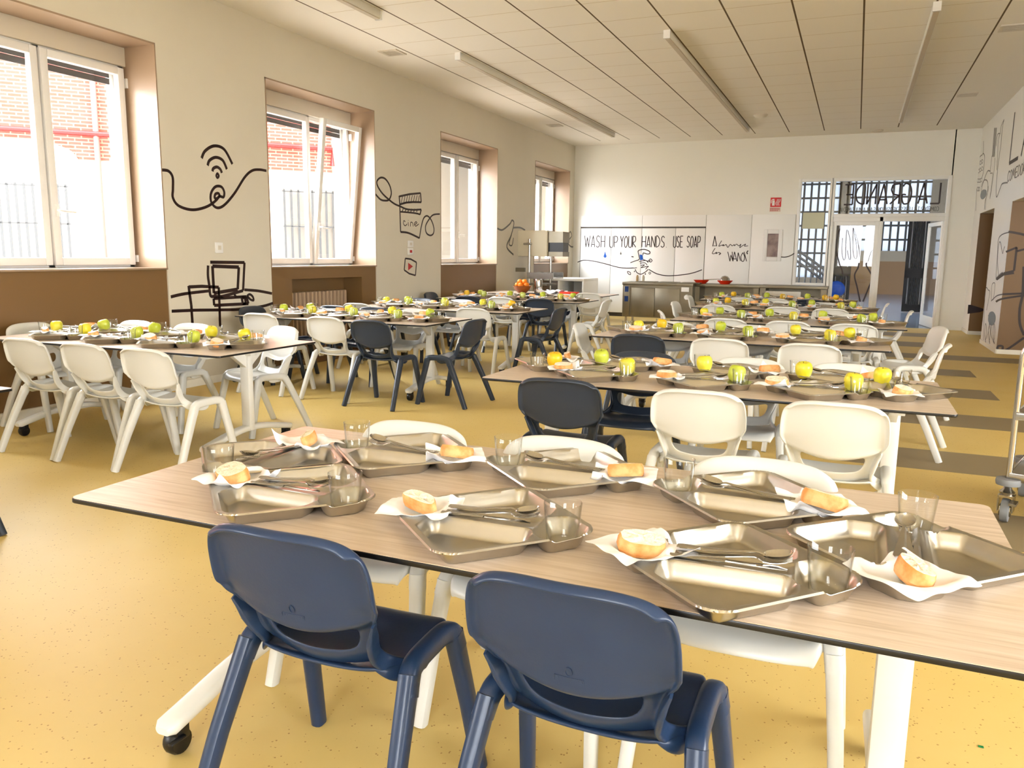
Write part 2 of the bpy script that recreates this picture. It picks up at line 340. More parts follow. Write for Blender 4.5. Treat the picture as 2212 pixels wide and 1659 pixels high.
for i, (a, b) in enumerate(WIN[2:]):
    root = tag(empty('window_%d' % (i+1), (0, 0, 0)), kind='structure')
    fr = MB(); x = XW; y0, y1, z0, z1 = a+.015, b-.015, 1.094, 2.80; t = .05
    fr.box((x-.05, y0, z0), (x+.01, y0+t, z1)); fr.box((x-.05, y1-t, z0), (x+.01, y1, z1)); fr.box((x-.05, y0, z0), (x+.01, y1, z0+t)); fr.box((x-.05, y0, z1-t), (x+.01, y1, z1)); fr.box((x-.05, a+1.13, z0), (x+.01, a+1.19, z1))
    fr.build('window_frame', PVC, root, bevel=.004)
    sash(y0+.02, a+1.15, z0+.02, z1-.02, x+.012, root)
    r = sash(a+1.17, y1-.02, z0+.02, z1-.02, x+.018, root, handle_y=a+1.21)
    if i == 1:                             # tilted inwards at the top
        zz = z0+.02; ang = math.radians(6.2); r.rotation_euler = (0, ang, 0); piv = Vector((x, 0, zz)); r.location = piv - Matrix.Rotation(ang, 3, 'Y') @ piv
    hg = MB(); hg.box((x+.02, y1-.012, 1.14), (x+.06, y1+.008, 1.2)); hg.box((x+.02, y1-.012, 2.62), (x+.06, y1+.008, 2.70)); hg.build('hinge', PVC, root)
    MB().box((x-.16, a+.012, 2.797), (x+.045, b-.012, 2.953)).build('shutter_box', BOXM, root, bevel=.004)
    sl = MB()
    for k in range(2): sl.box((x-.085, y0+.04, 2.645+k*.055), (x-.07, y1-.04, 2.695+k*.055))
    sl.build('shutter_slats', SLATM, root)
    gd = MB(); gd.box((x-.11, y1-.075, z0), (x-.055, y1-.02, z1)); gd.box((x-.11, y0+.02, z0), (x-.055, y0+.075, z1)); gd.build('shutter_guide', PVC, root)
tag(MB().box((-6.02, -.36, 1.55), (-5.98, 1.62, 2.96)).build('window_8', SLATM), kind='structure')   # unseen slab added to cut the light of the window beside the camera
# radiator in its recess
rad = empty('radiator', (XL-.17, 7.0, 0), label='taupe cast column radiator in the recess under the tilted window', cat='radiator')
for k in range(16):
    m = MB(); y = .05+k*.072; m.box((-.05, y, .12), (.05, y+.036, .80)); m.build('radiator_column', mat('radiator_taupe', (176, 150, 122), .35) if k == 0 else bpy.data.materials['radiator_taupe'], rad, bevel=.012)
# ------------------------------------------------------------------ outside: brick house across the yard
P0 = Vector((-16, 12, 0)); FD = Vector((.68, .73, 0)).normalized(); FN = Vector((.73, -.68, 0)).normalized()
frot = math.atan2(FD.y, FD.x)
def fpx(x, y):
    d = ray(x, y); t = (P0-C0).dot(FN)/d.dot(FN); P = C0+d*t; return (P-P0).dot(FD), P.z
hs = empty('brick_house', P0, frot, 'brick house with cream lower wall seen through the windows', 'building')
MB().box((-26, 0, 3.14), (6.12, .4, 6.3)).build('brick_wall', BRICK, hs)
MB().box((-26, .0, -1.0), (6.12, .4, 3.14)).build('rendered_wall', STUCCO, hs)
MB().box((6.12, -.12, -1.0), (6.9, .4, 6.3)).build('corner_pier', STUCCO, hs)
MB().box((8.4, .9, -1), (18, 1.3, 6.3)).build('rendered_wing', STUCCO, hs)
MB().box((6.9, .5, 3.1), (9.3, .9, 6.3)).build('brick_wing', BRICK, hs); MB().box((6.9, .5, -1), (9.3, .9, 3.1)).build('rendered_wing_base', STUCCO, hs)
arch = MB(); arch.prism([(x, 3.14+.38*math.sqrt(max(0, 1-((x+.4)/1.1)**2))) for x in [-1.5+.1*k for k in range(23)]]+[(.7, 3.13), (-1.5, 3.13)], 0, .03, lambda x, y, z: (x, -z, y)); arch.build('arch', STUCCO, hs)
pr = MB().tube([(-26, -.12, 3.66), (6.1, -.12, 3.70), (6.1, -.12, 3.3)], .055, 10).build('red_pipe', mat('red_pipe_paint', (196, 12, 12), .4), hs, smooth=50)
MB().tube([(1.07, -.09, -.5), (1.07, -.09, 6.2)], .06, 10).build('downpipe', mat('brown_downpipe', (120, 84, 80), .5), hs, smooth=50)
IRON = mat('grey_iron', (58, 60, 62), .5)
def grille(x0, x1, z0, z1, step, par, open_dark=True):
    w_ = MB().box((x0, -.01, z0), (x1, .0, z1)).build('house_window', mat('house_window_dark', (120, 116, 110), .3) if open_dark else mat('corrugated_sheet', (160, 150, 136), .6), par)
    g = MB(); n = int((x1-x0)/step)
    for k in range(n+1):
        x = x0+k*(x1-x0)/n; g.box((x-.024, -.12, z0-.05), (x+.024, -.095, z1+.05))
    for z in (z0, (z0+z1)/2, z1): g.box((x0-.05, -.12, z-.015), (x1+.05, -.09, z+.015))
    g.build('window_grille', IRON, w_)
grille(-2.2, .42, 1.0, 2.57, .15, hs, False); grille(4.95, 6.1, 1.04, 2.67, .15, hs); grille(9.4-.9, 9.4-.0, 1.1, 2.6, .2, hs)
m = MB().box((-40, -10, -1.1), (-6.1, 60, -1.0)); g_ = struct('yard_ground', m, mat('yard_paving', (170, 166, 158), .9))
# ------------------------------------------------------------------ ceiling fittings
def ceiling_lamp(x, y0, y1, lab):
    o = empty('linear_lamp', (x, (y0+y1)/2, ZC), 0, lab, 'ceiling lamp', 'slim linear ceiling lamps'); h = (y1-y0)/2
    MB().box((-.03, -h, -.07), (.03, h, -.0)).build('lamp_housing', WHITEM, o, bevel=.004)
    MB().box((-.024, -h+.02, -.078), (.024, h-.02, -.07)).build('diffuser', mat('lamp_diffuser', (196, 184, 164), .5), o)
    for sgn in (-1, 1): MB().box((-.034, sgn*h-.012, -.08), (.034, sgn*h+.012, 0)).build('end_cap', PVC, o)
ceiling_lamp(-4.33, 8.47, 14.78, 'slim white ceiling lamp nearest the window wall, full length in view')
ceiling_lamp(-4.33, .6, 6.82, 'slim ceiling lamp at the top edge near the window wall, only its end in view')
ceiling_lamp(-1.93, 8.4, 14.92, 'slim white ceiling lamp in the middle of the tiled ceiling')
ceiling_lamp(.487, 8.35, 14.7, 'slim white ceiling lamp nearest the right-hand wall')
def vent(x, y, lab, s=.24):
    o = empty('ceiling_vent', (x, y, ZC), 0, lab, 'vent', 'square grilles in the ceiling border')
    f = MB(); h = s/2; t = .03
    f.box((-h, -h, -.012), (h, -h+t, 0)); f.box((-h, h-t, -.012), (h, h, 0)); f.box((-h, -h+t, -.012), (-h+t, h-t, 0)); f.box((h-t, -h+t, -.012), (h, h-t, 0)); f.build('vent_frame', BOXM, o)
    l = MB()
    for k in range(6): y_ = -h+t+(k+.5)*(s-2*t)/6; l.box((-h+t, y_-.005, -.012), (h-t, y_+.005, -.006))
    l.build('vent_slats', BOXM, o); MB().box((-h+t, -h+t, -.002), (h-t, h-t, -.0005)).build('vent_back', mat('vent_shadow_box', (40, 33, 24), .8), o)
vent(-5.03, 8.2, 'ceiling vent near the top left, between the second and third windows'); vent(-5.05, 13.6, 'small far ceiling vent above the farthest window')
vent(1.24, 9.48, 'larger ceiling vent at the top right corner'); vent(1.23, 12.97, 'smaller ceiling vent on the right above the lettered beam')
def disc(name, x, y, lab, r=.09):
    return tag(MB().lathe([(r, 0), (r, -.012), (r*.8, -.03), (r*.3, -.038)], 20, (x, y, ZC)).build(name, BOXM, smooth=40), lab, 'smoke detector')
disc('smoke_detector', -1.585, 13.7, 'round ceiling detector between the middle and right lamps', .11); disc('smoke_detector', .163, 15.95, 'round ceiling detector at the far ceiling edge above the door', .1)
# ------------------------------------------------------------------ wall drawings
class Draw:
    def __init__(s, plane, k, off=.0): s.plane = plane; s.k = k; s.mb = MB()
    def at(s, p):
        if s.plane == 'L': return onX(p[0], p[1], XL)
        if s.plane == 'R': return onX(p[0], p[1], XR-.001)
        return onY(p[0], p[1], s.k)
    def n(s): return {'L': (1, 0, 0), 'R': (-1, 0, 0), 'B': (0, -1, 0)}[s.plane]
    def st(s, pts, w_=.022, smooth=True, closed=False):
        P = [s.at(p) for p in pts]
        if smooth: P = cat_rom(P, 7, closed)
        else:
            Q = []
            for a, b in zip(P, P[1:]+([P[0]] if closed else [])): s.mb.ribbon([a, b], w_, s.n(), .0015)
            return s
        s.mb.ribbon(P, w_, s.n(), .0015, closed); return s
    def fill(s, pts, smooth=True):
        P = [s.at(p) for p in pts]; P = cat_rom(P, 5, True) if smooth else P; n = Vector(s.n())*.0018
        k = len(P); s.mb.add([p for p in P]+[p+n for p in P], [tuple(range(k)), tuple(range(k, 2*k))]+[(i, (i+1) % k, k+(i+1) % k, k+i) for i in range(k)]); return s
    def out(s, name, mt, lab=None, cat='wall drawing', parent=None):
        o = s.mb.build(name, mt, parent)
        return tag(o, lab, cat) if lab else o
def sc(pts, x0, y0, s): return [(x0+a*s, y0+b*s) for a, b in pts]
q = .31646                                 # first crop scale
d = Draw('L', 0)
d.st(sc([(1105, 1160), (1150, 1168), (1178, 1210), (1180, 1290), (1180, 1350), (1220, 1405), (1310, 1432), (1400, 1415), (1460, 1380), (1495, 1340), (1490, 1320), (1470, 1325), (1465, 1350), (1480, 1355), (1500, 1340), (1525, 1345), (1530, 1310), (1510, 1275), (1470, 1275), (1440, 1320), (1442, 1380), (1480, 1418), (1530, 1400), (1600, 1320), (1670, 1210), (1720, 1165), (1770, 1158), (1818, 1166)], 0, 0, q), .026)
d.out('at_sign_line', INK, 'dark looping line with an at sign between the first two windows')
d = Draw('L', 0)
d.st(sc([(1376, 1080), (1400, 1030), (1462, 996), (1530, 1020), (1586, 1120)], 0, 0, q), .028); d.st(sc([(1417, 1130), (1430, 1095), (1473, 1074), (1520, 1095), (1548, 1155)], 0, 0, q), .028)
d.st(sc([(1450, 1170), (1456, 1150), (1480, 1140), (1503, 1155), (1514, 1180)], 0, 0, q), .028); d.st(sc([(1476, 1200), (1484, 1184), (1493, 1200), (1484, 1214)], 0, 0, q), .022, closed=True)
d.out('wireless_drawing', INK, 'dark wireless signal arcs drawn above the at sign')
q = .12234
def c6(pts): return sc(pts, 350, 500, q)
d = Draw('L', 0)
d.st(c6([(850, 542), (1455, 548), (1430, 1045)]), .03, False); d.st(c6([(1430, 1045), (1250, 1095), (1060, 1145), (930, 1145), (855, 1130), (835, 960), (810, 780), (812, 600)]), .03)
d.st(c6([(890, 612), (1355, 630), (1335, 1020), (915, 1090), (890, 612)]), .034, False)
d.st(c6([(1270, 1100), (1305, 1150)]), .024, False); d.st(c6([(910, 1185), (1490, 1150), (1525, 1275), (920, 1305), (910, 1185)]), .03, False)
d.st(c6([(1405, 1170), (1430, 1270), (1470, 1265), (1465, 1190), (1440, 1165), (1405, 1190)]), .03); d.st(c6([(1510, 1130), (1550, 1110), (1600, 1150), (1615, 1215), (1560, 1200), (1515, 1150)]), .024, closed=True)
d.st(c6([(470, 960), (480, 1060), (515, 1300), (540, 1680)]), .03, False); d.st(c6([(470, 980), (700, 968), (1000, 985), (1010, 1200), (1025, 1680)]), .03, False)
d.st(c6([(155, 1155), (400, 1100), (820, 1050)]), .028); d.st(c6([(1455, 1030), (1700, 1050), (1940, 1095)]), .028); d.st(c6([(170, 1408), (600, 1390), (1020, 1385), (1350, 1375), (1750, 1325), (1960, 1265)]), .028)
d.st(c6([(1355, 1455), (1700, 1480)]), .02)
d.out('computer_drawing', INK, 'dark line drawing of a computer on a desk below the socket')
q = .15668
def c7(pts): return sc(pts, 790, 360, q)
d = Draw('L', 0)
d.st(c7([(135, 380), (200, 450), (260, 468), (320, 455), (352, 370), (330, 260), (270, 170), (205, 152), (155, 200), (165, 270), (230, 370), (320, 455), (400, 515), (480, 550), (560, 585), (660, 595), (765, 590)]), .024)
d.st(c7([(465, 410), (600, 380), (755, 365), (765, 490), (650, 488), (560, 495), (470, 520), (460, 400)]), .026, False)
d.st(c7([(468, 520), (470, 560), (480, 900)]), .024, False); d.st(c7([(480, 900), (590, 915), (740, 985)]), .026); d.st(c7([(740, 985), (765, 830), (800, 710), (850, 680), (905, 740), (940, 850), (930, 925), (885, 948), (835, 910), (825, 820), (870, 730), (930, 665), (1020, 653)]), .022)
d.st(c7([(765, 590), (748, 660)]), .026, False); d.st(c7([(480, 622), (600, 632), (700, 645), (748, 660)]), .022)
for k in range(8): x = 490+k*33; d.st(c7([(x, 500 if k < 3 else 490), (x+20, 395)]), .012, False)
for k in range(6): x = 500+k*40; d.st(c7([(x, 625), (x+16, 582)]), .016, False)
d.st(c7([(545, 760), (525, 745), (522, 790), (545, 815), (570, 790)]), .012); d.st(c7([(585, 765), (588, 820)]), .012); d.st(c7([(585, 740), (588, 742)]), .012); d.st(c7([(615, 825), (620, 770), (645, 775), (655, 825)]), .012); d.st(c7([(675, 800), (705, 775), (690, 760), (670, 790), (690, 820), (730, 790)]), .012)
d.out('cinema_drawing', INK, 'clapperboard drawing with the word cine between windows')
d = Draw('L', 0); d.st(c7([(545, 1265), (620, 1275), (700, 1320), (685, 1500), (600, 1475), (530, 1425), (545, 1265)]), .022, False)
pd = d.out('play_button_drawing', INK, 'small hand-drawn play button with red triangle below the switches')
d = Draw('L', 0); d.fill(c7([(585, 1325), (650, 1375), (585, 1430)]), False); d.out('play_triangle', REDV, parent=pd)
q = .31646
def c2(pts): return sc(pts, 560, 150, q)
d = Draw('L', 0); d.st(c2([(1625, 1085), (1660, 1095), (1710, 1055), (1725, 1030), (1738, 1050), (1720, 1130), (1690, 1210), (1735, 1265)]), .03); d.st(c2([(1735, 1080), (1780, 1080), (1815, 1098)]), .03); d.st(c2([(1722, 1128), (1705, 1190), (1725, 1200), (1735, 1150)]), .025)
d.out('iron_drawing', INKG, 'dark looping drawing on the pier behind the steel stand')
d = Draw('L', 0); d.st(c2([(2115, 1120), (2125, 1108), (2130, 1140), (2108, 1175), (2125, 1208), (2155, 1210)]), .03); d.out('loop_drawing', INKG, 'small dark loop drawn right of the farthest window')
# sockets and switches
def plate(name, px, py, w_, h_, lab, red=False):
    p = onX(px, py, XL); o = empty(name, p, 0, lab, 'wall socket' if name == 'wall_socket' else 'light switch')
    MB().box((0, -w_/2, -h_/2), (.012, w_/2, h_/2)).build('plate', PVC, o, bevel=.004)
    MB().box((.012, -w_/5, -h_/5), (.016, w_/5, h_/5)).build('insert', REDV if red else BOXM, o)
plate('wall_socket', 472, 535, .1, .1, 'white square socket above the computer drawing')
plate('light_switch', 886, 527, .14, .09, 'blank white switch plate under the clapperboard drawing'); plate('light_switch', 886, 543, .14, .09, 'white switch plate with a red button', True)
# ------------------------------------------------------------------ stroke lettering
G = {'A': [[(0, 0), (.5, 1), (1, 0)], [(.12, .22), (.88, .22)]], 'B': [[(0, 0), (0, 1), (.8, .9), (.8, .6), (0, .5), (1, .4), (1, .1), (0, 0)]], 'C': [[(1, .85), (.7, 1), (.2, .9), (0, .5), (.2, .1), (.7, 0), (1, .15)]],
     'D': [[(0, 0), (0, 1), (.7, .85), (1, .5), (.7, .12), (0, 0)]], 'E': [[(1, 1), (0, 1), (0, 0), (1, 0)], [(0, .5), (.8, .5)]], 'F': [[(1, 1), (0, 1), (0, 0)], [(0, .5), (.8, .5)]],
     'G': [[(1, .85), (.7, 1), (.2, .88), (0, .5), (.2, .08), (.75, 0), (1, .2), (1, .45), (.6, .45)]], 'H': [[(0, 0), (0, 1)], [(1, 0), (1, 1)], [(0, .5), (1, .5)]], 'I': [[(.5, 0), (.5, 1)]],
     'L': [[(0, 1), (0, 0), (1, 0)]], 'M': [[(0, 0), (.15, 1), (.5, .3), (.85, 1), (1, 0)]], 'N': [[(0, 0), (0, 1), (1, 0), (1, 1)]], 'O': [[(.5, 1), (.1, .8), (0, .45), (.2, .05), (.6, 0), (.95, .3), (.95, .75), (.5, 1)]],
     'P': [[(0, 0), (0, 1), (.8, .95), (.95, .7), (.7, .45), (0, .42)]], 'R': [[(0, 0), (0, 1), (.8, .95), (.95, .7), (.7, .48), (0, .42), (1, 0)]], 'S': [[(.95, .85), (.5, 1), (.1, .8), (.3, .55), (.8, .4), (.9, .12), (.4, 0), (.02, .12)]],
     'T': [[(0, 1), (1, 1)], [(.5, 1), (.5, 0)]], 'U': [[(0, 1), (0, .2), (.3, 0), (.75, 0), (1, .2), (1, 1)]], 'W': [[(0, 1), (.25, 0), (.5, .85), (.75, 0), (1, 1)]], 'X': [[(0, 0), (1, 1)], [(0, 1), (1, 0)]], 'Y': [[(0, 1), (.5, .5), (1, 1)], [(.5, .5), (.5, 0)]],
     '.': [[(.4, 0), (.6, .02)]], ' ': []}
def lettering(txt, org, ux, h, adv, wd, nrm, cw, mb=None, spc=.6):
    mb = mb or MB(); x = 0; ux = Vector(ux); org = Vector(org)
    for ch in txt:
        cwid = cw*(1.5 if ch in 'WM' else .4 if ch in 'I.' else 1)
        for st_ in G[ch]:
            P = [org+ux*(x+a*cwid)+Vector((0, 0, b*h)) for a, b in st_]
            if ch in 'OSCGUD': P = cat_rom(P, 4)
            if ch in 'OSCGUD': mb.ribbon(P, wd, nrm, .0015)
            else:
                for a, b in zip(P, P[1:]): mb.ribbon([a, b], wd, nrm, .0015)
        x += (adv*spc if ch == ' ' else cwid+adv*.42)
    return mb
# ------------------------------------------------------------------ back wall: panels, folding doors, writing
YP = YB-.03
def bx(px, Y=YP): return onY(px, 560, Y).x
seams = [1253, 1319, 1384.5, 1457, 1521]
xs = [bx(p) for p in seams]
for i in range(4):
    m = MB().box((xs[i]+.004, YP, .08), (xs[i+1]-.004, YB-.002, 1.815)); struct('door_%d' % (i+1), m, PANEL, bevel=.003)
m = MB().box((xs[0], YP-.0, 1.845), (xs[2]-.003, YB-.002, 2.07)); m.box((xs[2]+.003, YP, 1.845), (xs[4], YB-.002, 2.07)); ni += 1; struct('trim_%d' % ni, m, PANEL)
m = MB().box((xs[0]-.01, YB-.012, 0), (xs[4]+.0, YB-.001, 1.86)); ni += 1; struct('trim_%d' % ni, m, mat('dark_joint', (70, 64, 54), .7))
x5, x6 = bx(1619.5), -1.125
m = MB().box((xs[4]+.01, YP, .0), (x5-.004, YB-.002, 2.07)); m.box((x5+.004, YP, 0), (x6, YB-.002, 2.07)); ni += 1; struct('trim_%d' % ni, m, PANEL, bevel=.002)
YD = YP-.001
def on_panel(name, txt, px0, px1, yt, yb_, lab):
    a = onY(px0, (yt+yb_)/2, YD); b = onY(px1, (yt+yb_)/2, YD); zt = onY((px0+px1)/2, yt, YD).z; zb = onY((px0+px1)/2, yb_, YD).z
    n_ = sum((.6*.8 if c == ' ' else (1.5 if c in 'WM' else .4 if c in 'I.' else 1)+.8*.42) for c in txt)
    cw = (b.x-a.x)/(n_+.0); mb = lettering(txt, (a.x, YD, zb), (1, 0, 0), zt-zb, cw*.8, .016, (0, -1, 0), cw)
    return tag(mb.build(name, INK), lab, 'wall lettering')
on_panel('wash_lettering', 'WASH', 1263, 1309, 509, 534, 'word WASH in thin dark capitals on the folding doors')
on_panel('up_lettering', 'UP', 1317, 1337, 510, 534, 'word UP in thin capitals, right of WASH')
on_panel('your_lettering', 'YOUR', 1340, 1376, 510, 534, 'word YOUR in thin capitals before HANDS')
on_panel('hands_lettering', 'HANDS.', 1387, 1444, 510, 534, 'word HANDS with a full stop on the folding doors')
on_panel('use_lettering', 'USE', 1455, 1477, 510, 534, 'word USE in thin capitals before SOAP')
on_panel('soap_lettering', 'SOAP', 1484, 1515, 510, 534, 'word SOAP in thin capitals at the right end of the sentence')
q = .1718
def c8(pts): return sc(pts, 1360, 470, q)
d = Draw('B', YD); d.st(c8([(1045, 362), (1072, 232), (1095, 360)]), .016, False); d.st(c8([(1055, 355), (1092, 355)]), .012, False)
d.st(c8([(1158, 290), (1140, 320), (1122, 360), (1150, 350), (1185, 340), (1170, 355), (1195, 350), (1215, 340), (1235, 375), (1265, 338), (1290, 355), (1315, 340), (1320, 355), (1345, 335), (1375, 355), (1400, 335), (1385, 378), (1425, 350), (1460, 335), (1445, 360), (1490, 355)]), .012)
d.st(c8([(1075, 385), (1040, 445), (1060, 455), (1095, 435), (1085, 455), (1115, 440), (1140, 445), (1125, 468), (1150, 450)]), .012); 
for P in ([(1235, 430), (1262, 550), (1275, 470), (1300, 550), (1290, 430)], [(1300, 545), (1320, 430), (1350, 550)], [(1308, 520), (1342, 520)], [(1355, 550), (1365, 440), (1395, 545)], [(1440, 430), (1470, 550)]): d.st(c8(P), .014, False)
d.st(c8([(1425, 440), (1400, 490), (1410, 545), (1435, 545), (1445, 490), (1425, 440)]), .014); d.st(c8([(1490, 415), (1475, 440), (1485, 460)]), .02)
d.out('spanish_lettering', INK, 'hand lettering A lavarse las MANOS on the white panel', 'wall lettering')
d = Draw('B', YD); q2 = .23508
def c9(pts): return sc(pts, 1230, 450, q2)
d.st(c9([(75, 495), (130, 478), (220, 485), (330, 510), (440, 540), (520, 550), (590, 548)]), .018)
d.st(c9([(730, 562), (800, 600), (880, 618), (960, 618), (1060, 608), (1140, 592), (1218, 565)]), .018)
d.st(c9([(630, 405), (640, 385), (690, 378), (735, 395), (738, 415), (715, 420), (680, 410), (675, 430)]), .018); d.st(c9([(632, 405), (640, 440), (640, 470), (600, 485), (560, 500)]), .016)
d.st(c9([(675, 470), (720, 485), (745, 480)]), .016); d.st(c9([(745, 465), (760, 480), (745, 495), (730, 480)]), .014, closed=True)
d.st(c9([(640, 490), (700, 480), (725, 500)]), .014); d.st(c9([(650, 505), (690, 500), (715, 520)]), .014); d.st(c9([(655, 525), (690, 520), (660, 545), (715, 535), (700, 560)]), .014); d.st(c9([(605, 560), (620, 590), (655, 605), (690, 590), (710, 575), (725, 560)]), .016)
d.st(c9([(590, 550), (620, 545)]), .014); d.st(c9([(535, 580), (560, 590), (560, 610), (540, 600)]), .014, closed=True); d.st(c9([(738, 585), (748, 595), (738, 605), (730, 595)]), .012, closed=True)
for P in ([(570, 443), (590, 447)], [(600, 575), (595, 585)], [(720, 530), (726, 540)], [(697, 597), (699, 610)]): d.st(c9(P), .02, False)
hd = d.out('hand_washing_drawing', INK, 'line drawing of hands washing under a tap')
d = Draw('B', YD-.001); d.fill(c9([(645, 425), (672, 428), (678, 472), (650, 478)]), False); d.out('blue_water_patch', BLUEV, parent=hd)
for k, (px, py, s_, lab) in enumerate([(1307, 551, 1.0, 'larger blue water drop under the word WASH'), (1341, 547, .55, 'tiny dark blue water drop under the word YOUR')]):
    d = Draw('B', YD); d.fill([(px, py-8*s_), (px+1.5*s_, py-2*s_), (px+3.2*s_, py+3*s_), (px, py+6*s_), (px-3.2*s_, py+3*s_), (px-1.5*s_, py-2*s_)]); d.out('water_drop', BLUEV if k == 0 else INKG, lab)
d = Draw('B', YD); d.st(c8([(1880, 492), (1950, 498), (2020, 480), (2070, 450)]), .02); d.out('curved_line_drawing', INKG, 'short curved dark line right of the small framed window')
# framed peephole window on the right panel
o = empty('panel_window', onY(1669, 530, YD), 0, 'small upright white framed window set in the white panel', 'window frame')
m = MB(); m.box((-.17, -.02, -.30), (-.10, 0, .30)); m.box((.10, -.02, -.30), (.17, 0, .30)); m.box((-.10, -.02, .22), (.10, 0, .30)); m.box((-.10, -.02, -.30), (.10, 0, -.22)); m.build('frame', PVC, o, bevel=.006)
MB().box((-.10, -.006, -.22), (.10, -.002, .22)).build('dark_pane', mat('mauve_dark_glass', (112, 92, 92), .15, noise=(6, (170, 150, 146), .7)), o)
# fire extinguisher sign
a = onY(1665, 427, YB-.003); b = onY(1687, 447, YB-.003)
o = empty('fire_extinguisher_sign', a, 0, 'red fire extinguisher sign high on the back wall', 'sign'); W_ = b.x-a.x; Hh = a.z-b.z
MB().box((0, -.004, -Hh), (W_, .002, 0)).build('red_plate', mat('sign_red', (206, 26, 30), .4), o)
m = MB(); m.box((W_*.16, -.006, -Hh*.85), (W_*.40, -.004, -Hh*.3)); m.box((W_*.2, -.006, -Hh*.26), (W_*.36, -.004, -Hh*.14)); m.ribbon([(W_*.2, -.005, -Hh*.16), (W_*.08, -.005, -Hh*.3), (W_*.08, -.005, -Hh*.6)], W_*.05, (0, -1, 0), .001)
for dx in (0, .13, .26): m.ribbon(cat_rom([(W_*(.58+dx), -.005, -Hh*.85), (W_*(.5+dx), -.005, -Hh*.6), (W_*(.6+dx), -.005, -Hh*.4), (W_*(.64+dx), -.005, -Hh*.16)], 4), W_*.05, (0, -1, 0), .001)
m.build('white_symbols', PVC, o)
MB().box((-.01, -.004, -Hh*1.5), (W_*.98, .002, -Hh*1.04)).build('lower_plate', mat('sign_lower', (222, 196, 180), .4), o)
m = MB()
for r in range(3):
    for k in range(6):
        if random.random() < .85: m.box((W_*(.02+.15*k), -.006, -Hh*(1.12+.12*r)-.012), (W_*(.02+.15*k+.11), -.004, -Hh*(1.12+.12*r)))
m.build('lower_text', REDV, o)
# ------------------------------------------------------------------ glazed screen and doors in the back wall
def frame_rect(m, x0, x1, z0, z1, t, y0=YB-.03, y1=YB+.09):
    m.box((x0, y0, z0), (x0+t, y1, z1)); m.box((x1-t, y0, z0), (x1, y1, z1)); m.box((x0+t, y0, z0), (x1-t, y1, z0+t)); m.box((x0+t, y0, z1-t), (x1-t, y1, z1))
sc_ = tag(empty('window_5', (0, 0, 0)), kind='structure')
m = MB(); frame_rect(m, -1.11, -.50, .73, 2.72, .055); m.build('window_frame', PANEL, sc_, bevel=.004); MB().box((-1.055, YB+.03, .785), (-.555, YB+.036, 2.665)).build('pane', PANE, sc_)
MB().box((-1.0, YB+.02, 1.80), (-.62, YB+.026, 2.10)).build('blank_notice', mat('pale_paper', (206, 206, 178), .7), sc_)
sc_ = tag(empty('window_6', (0, 0, 0)), kind='structure')
m = MB(); frame_rect(m, -.52, 1.44, 2.01, 2.72, .06); m.build('window_frame', PANEL, sc_, bevel=.004); MB().box((-.46, YB+.03, 2.07), (1.38, YB+.036, 2.66)).build('pane', PANE, sc_)
mb = MB()                                   # lettering seen from behind: built mirrored, right to left
a = onY(2030, 425, YB+.028); b = onY(1818, 425, YB+.028); n_ = 0
txt = 'LA GRANDE'; n_ = sum((.6*.8 if c == ' ' else 1+.8*.42) for c in txt); cw = (a.x-b.x)/n_
mb = lettering(txt, (a.x, YB+.026, 2.24), (-1, 0, 0), .36, cw*.8, .028, (0, -1, 0), cw, spc=.6)
tag(mb.build('transom_lettering', INK), 'large brown letters LA GRANDE seen reversed on the transom glass', 'glass lettering')
txt = 'COMEDOR TALLERES EXPOSICIONES AULA MULTIMEDIA'; n_ = sum((.6*.8 if c == ' ' else (1.5 if c in 'WM' else .4 if c == 'I' else 1)+.8*.42) for c in txt); cw = (a.x-b.x+.02)/n_
mb = lettering(txt, (a.x, YB+.026, 2.11), (-1, 0, 0), .075, cw*.8, .009, (0, -1, 0), cw)
tag(mb.build('small_transom_lettering', INKG), 'row of small reversed letters under LA GRANDE on the transom', 'glass lettering')
dr = tag(empty('door_5', (0, 0, 0)), kind='structure')
m = MB(); m.box((-.52, YB-.03, 0), (-.46, YB+.09, 2.01)); m.box((1.38, YB-.03, 0), (1.44, YB+.09, 2.01)); m.box((.33, YB-.02, 0), (.39, YB+.08, 2.01)); m.box((-.46, YB-.02, 1.93), (1.38, YB+.08, 2.01)); m.build('door_frame', PANEL, dr, bevel=.004)
m = MB(); frame_rect(m, -.46, .33, .01, 1.93, .07, YB+.0, YB+.045); m.build('door_leaf', PANEL, dr, bevel=.004); MB().box((-.39, YB+.02, .08), (.26, YB+.026, 1.86)).build('pane', PANE, dr)
d2 = tag(empty('door_6', (1.375, YB+.05, 0), math.radians(99)), kind='structure')
m = MB(); t = .07; m.box((0, -.02, .01), (t, .02, 1.93)); m.box((.93, -.02, .01), (1.0, .02, 1.93)); m.box((t, -.02, .01), (.93, .02, .2)); m.box((t, -.02, 1.86), (.93, .02, 1.93)); m.build('door_leaf', PANEL, d2, bevel=.004); MB().box((t, -.003, .2), (.93, .003, 1.86)).build('pane', PANE, d2)
d = Draw('B', YB+.018); q = .1718
def c10(p): return sc(p, 1700, 370, q)
d.st(c10([(905, 1150), (895, 1210), (850, 1310), (880, 1450), (920, 1640)]), .026); d.st(c10([(1000, 1150), (1000, 1190), (1040, 1260), (1072, 1340), (1020, 1480), (955, 1640)]), .026)
d.st(c10([(665, 720), (630, 850), (625, 1000), (650, 1130), (690, 1240), (700, 1290)]), .02)
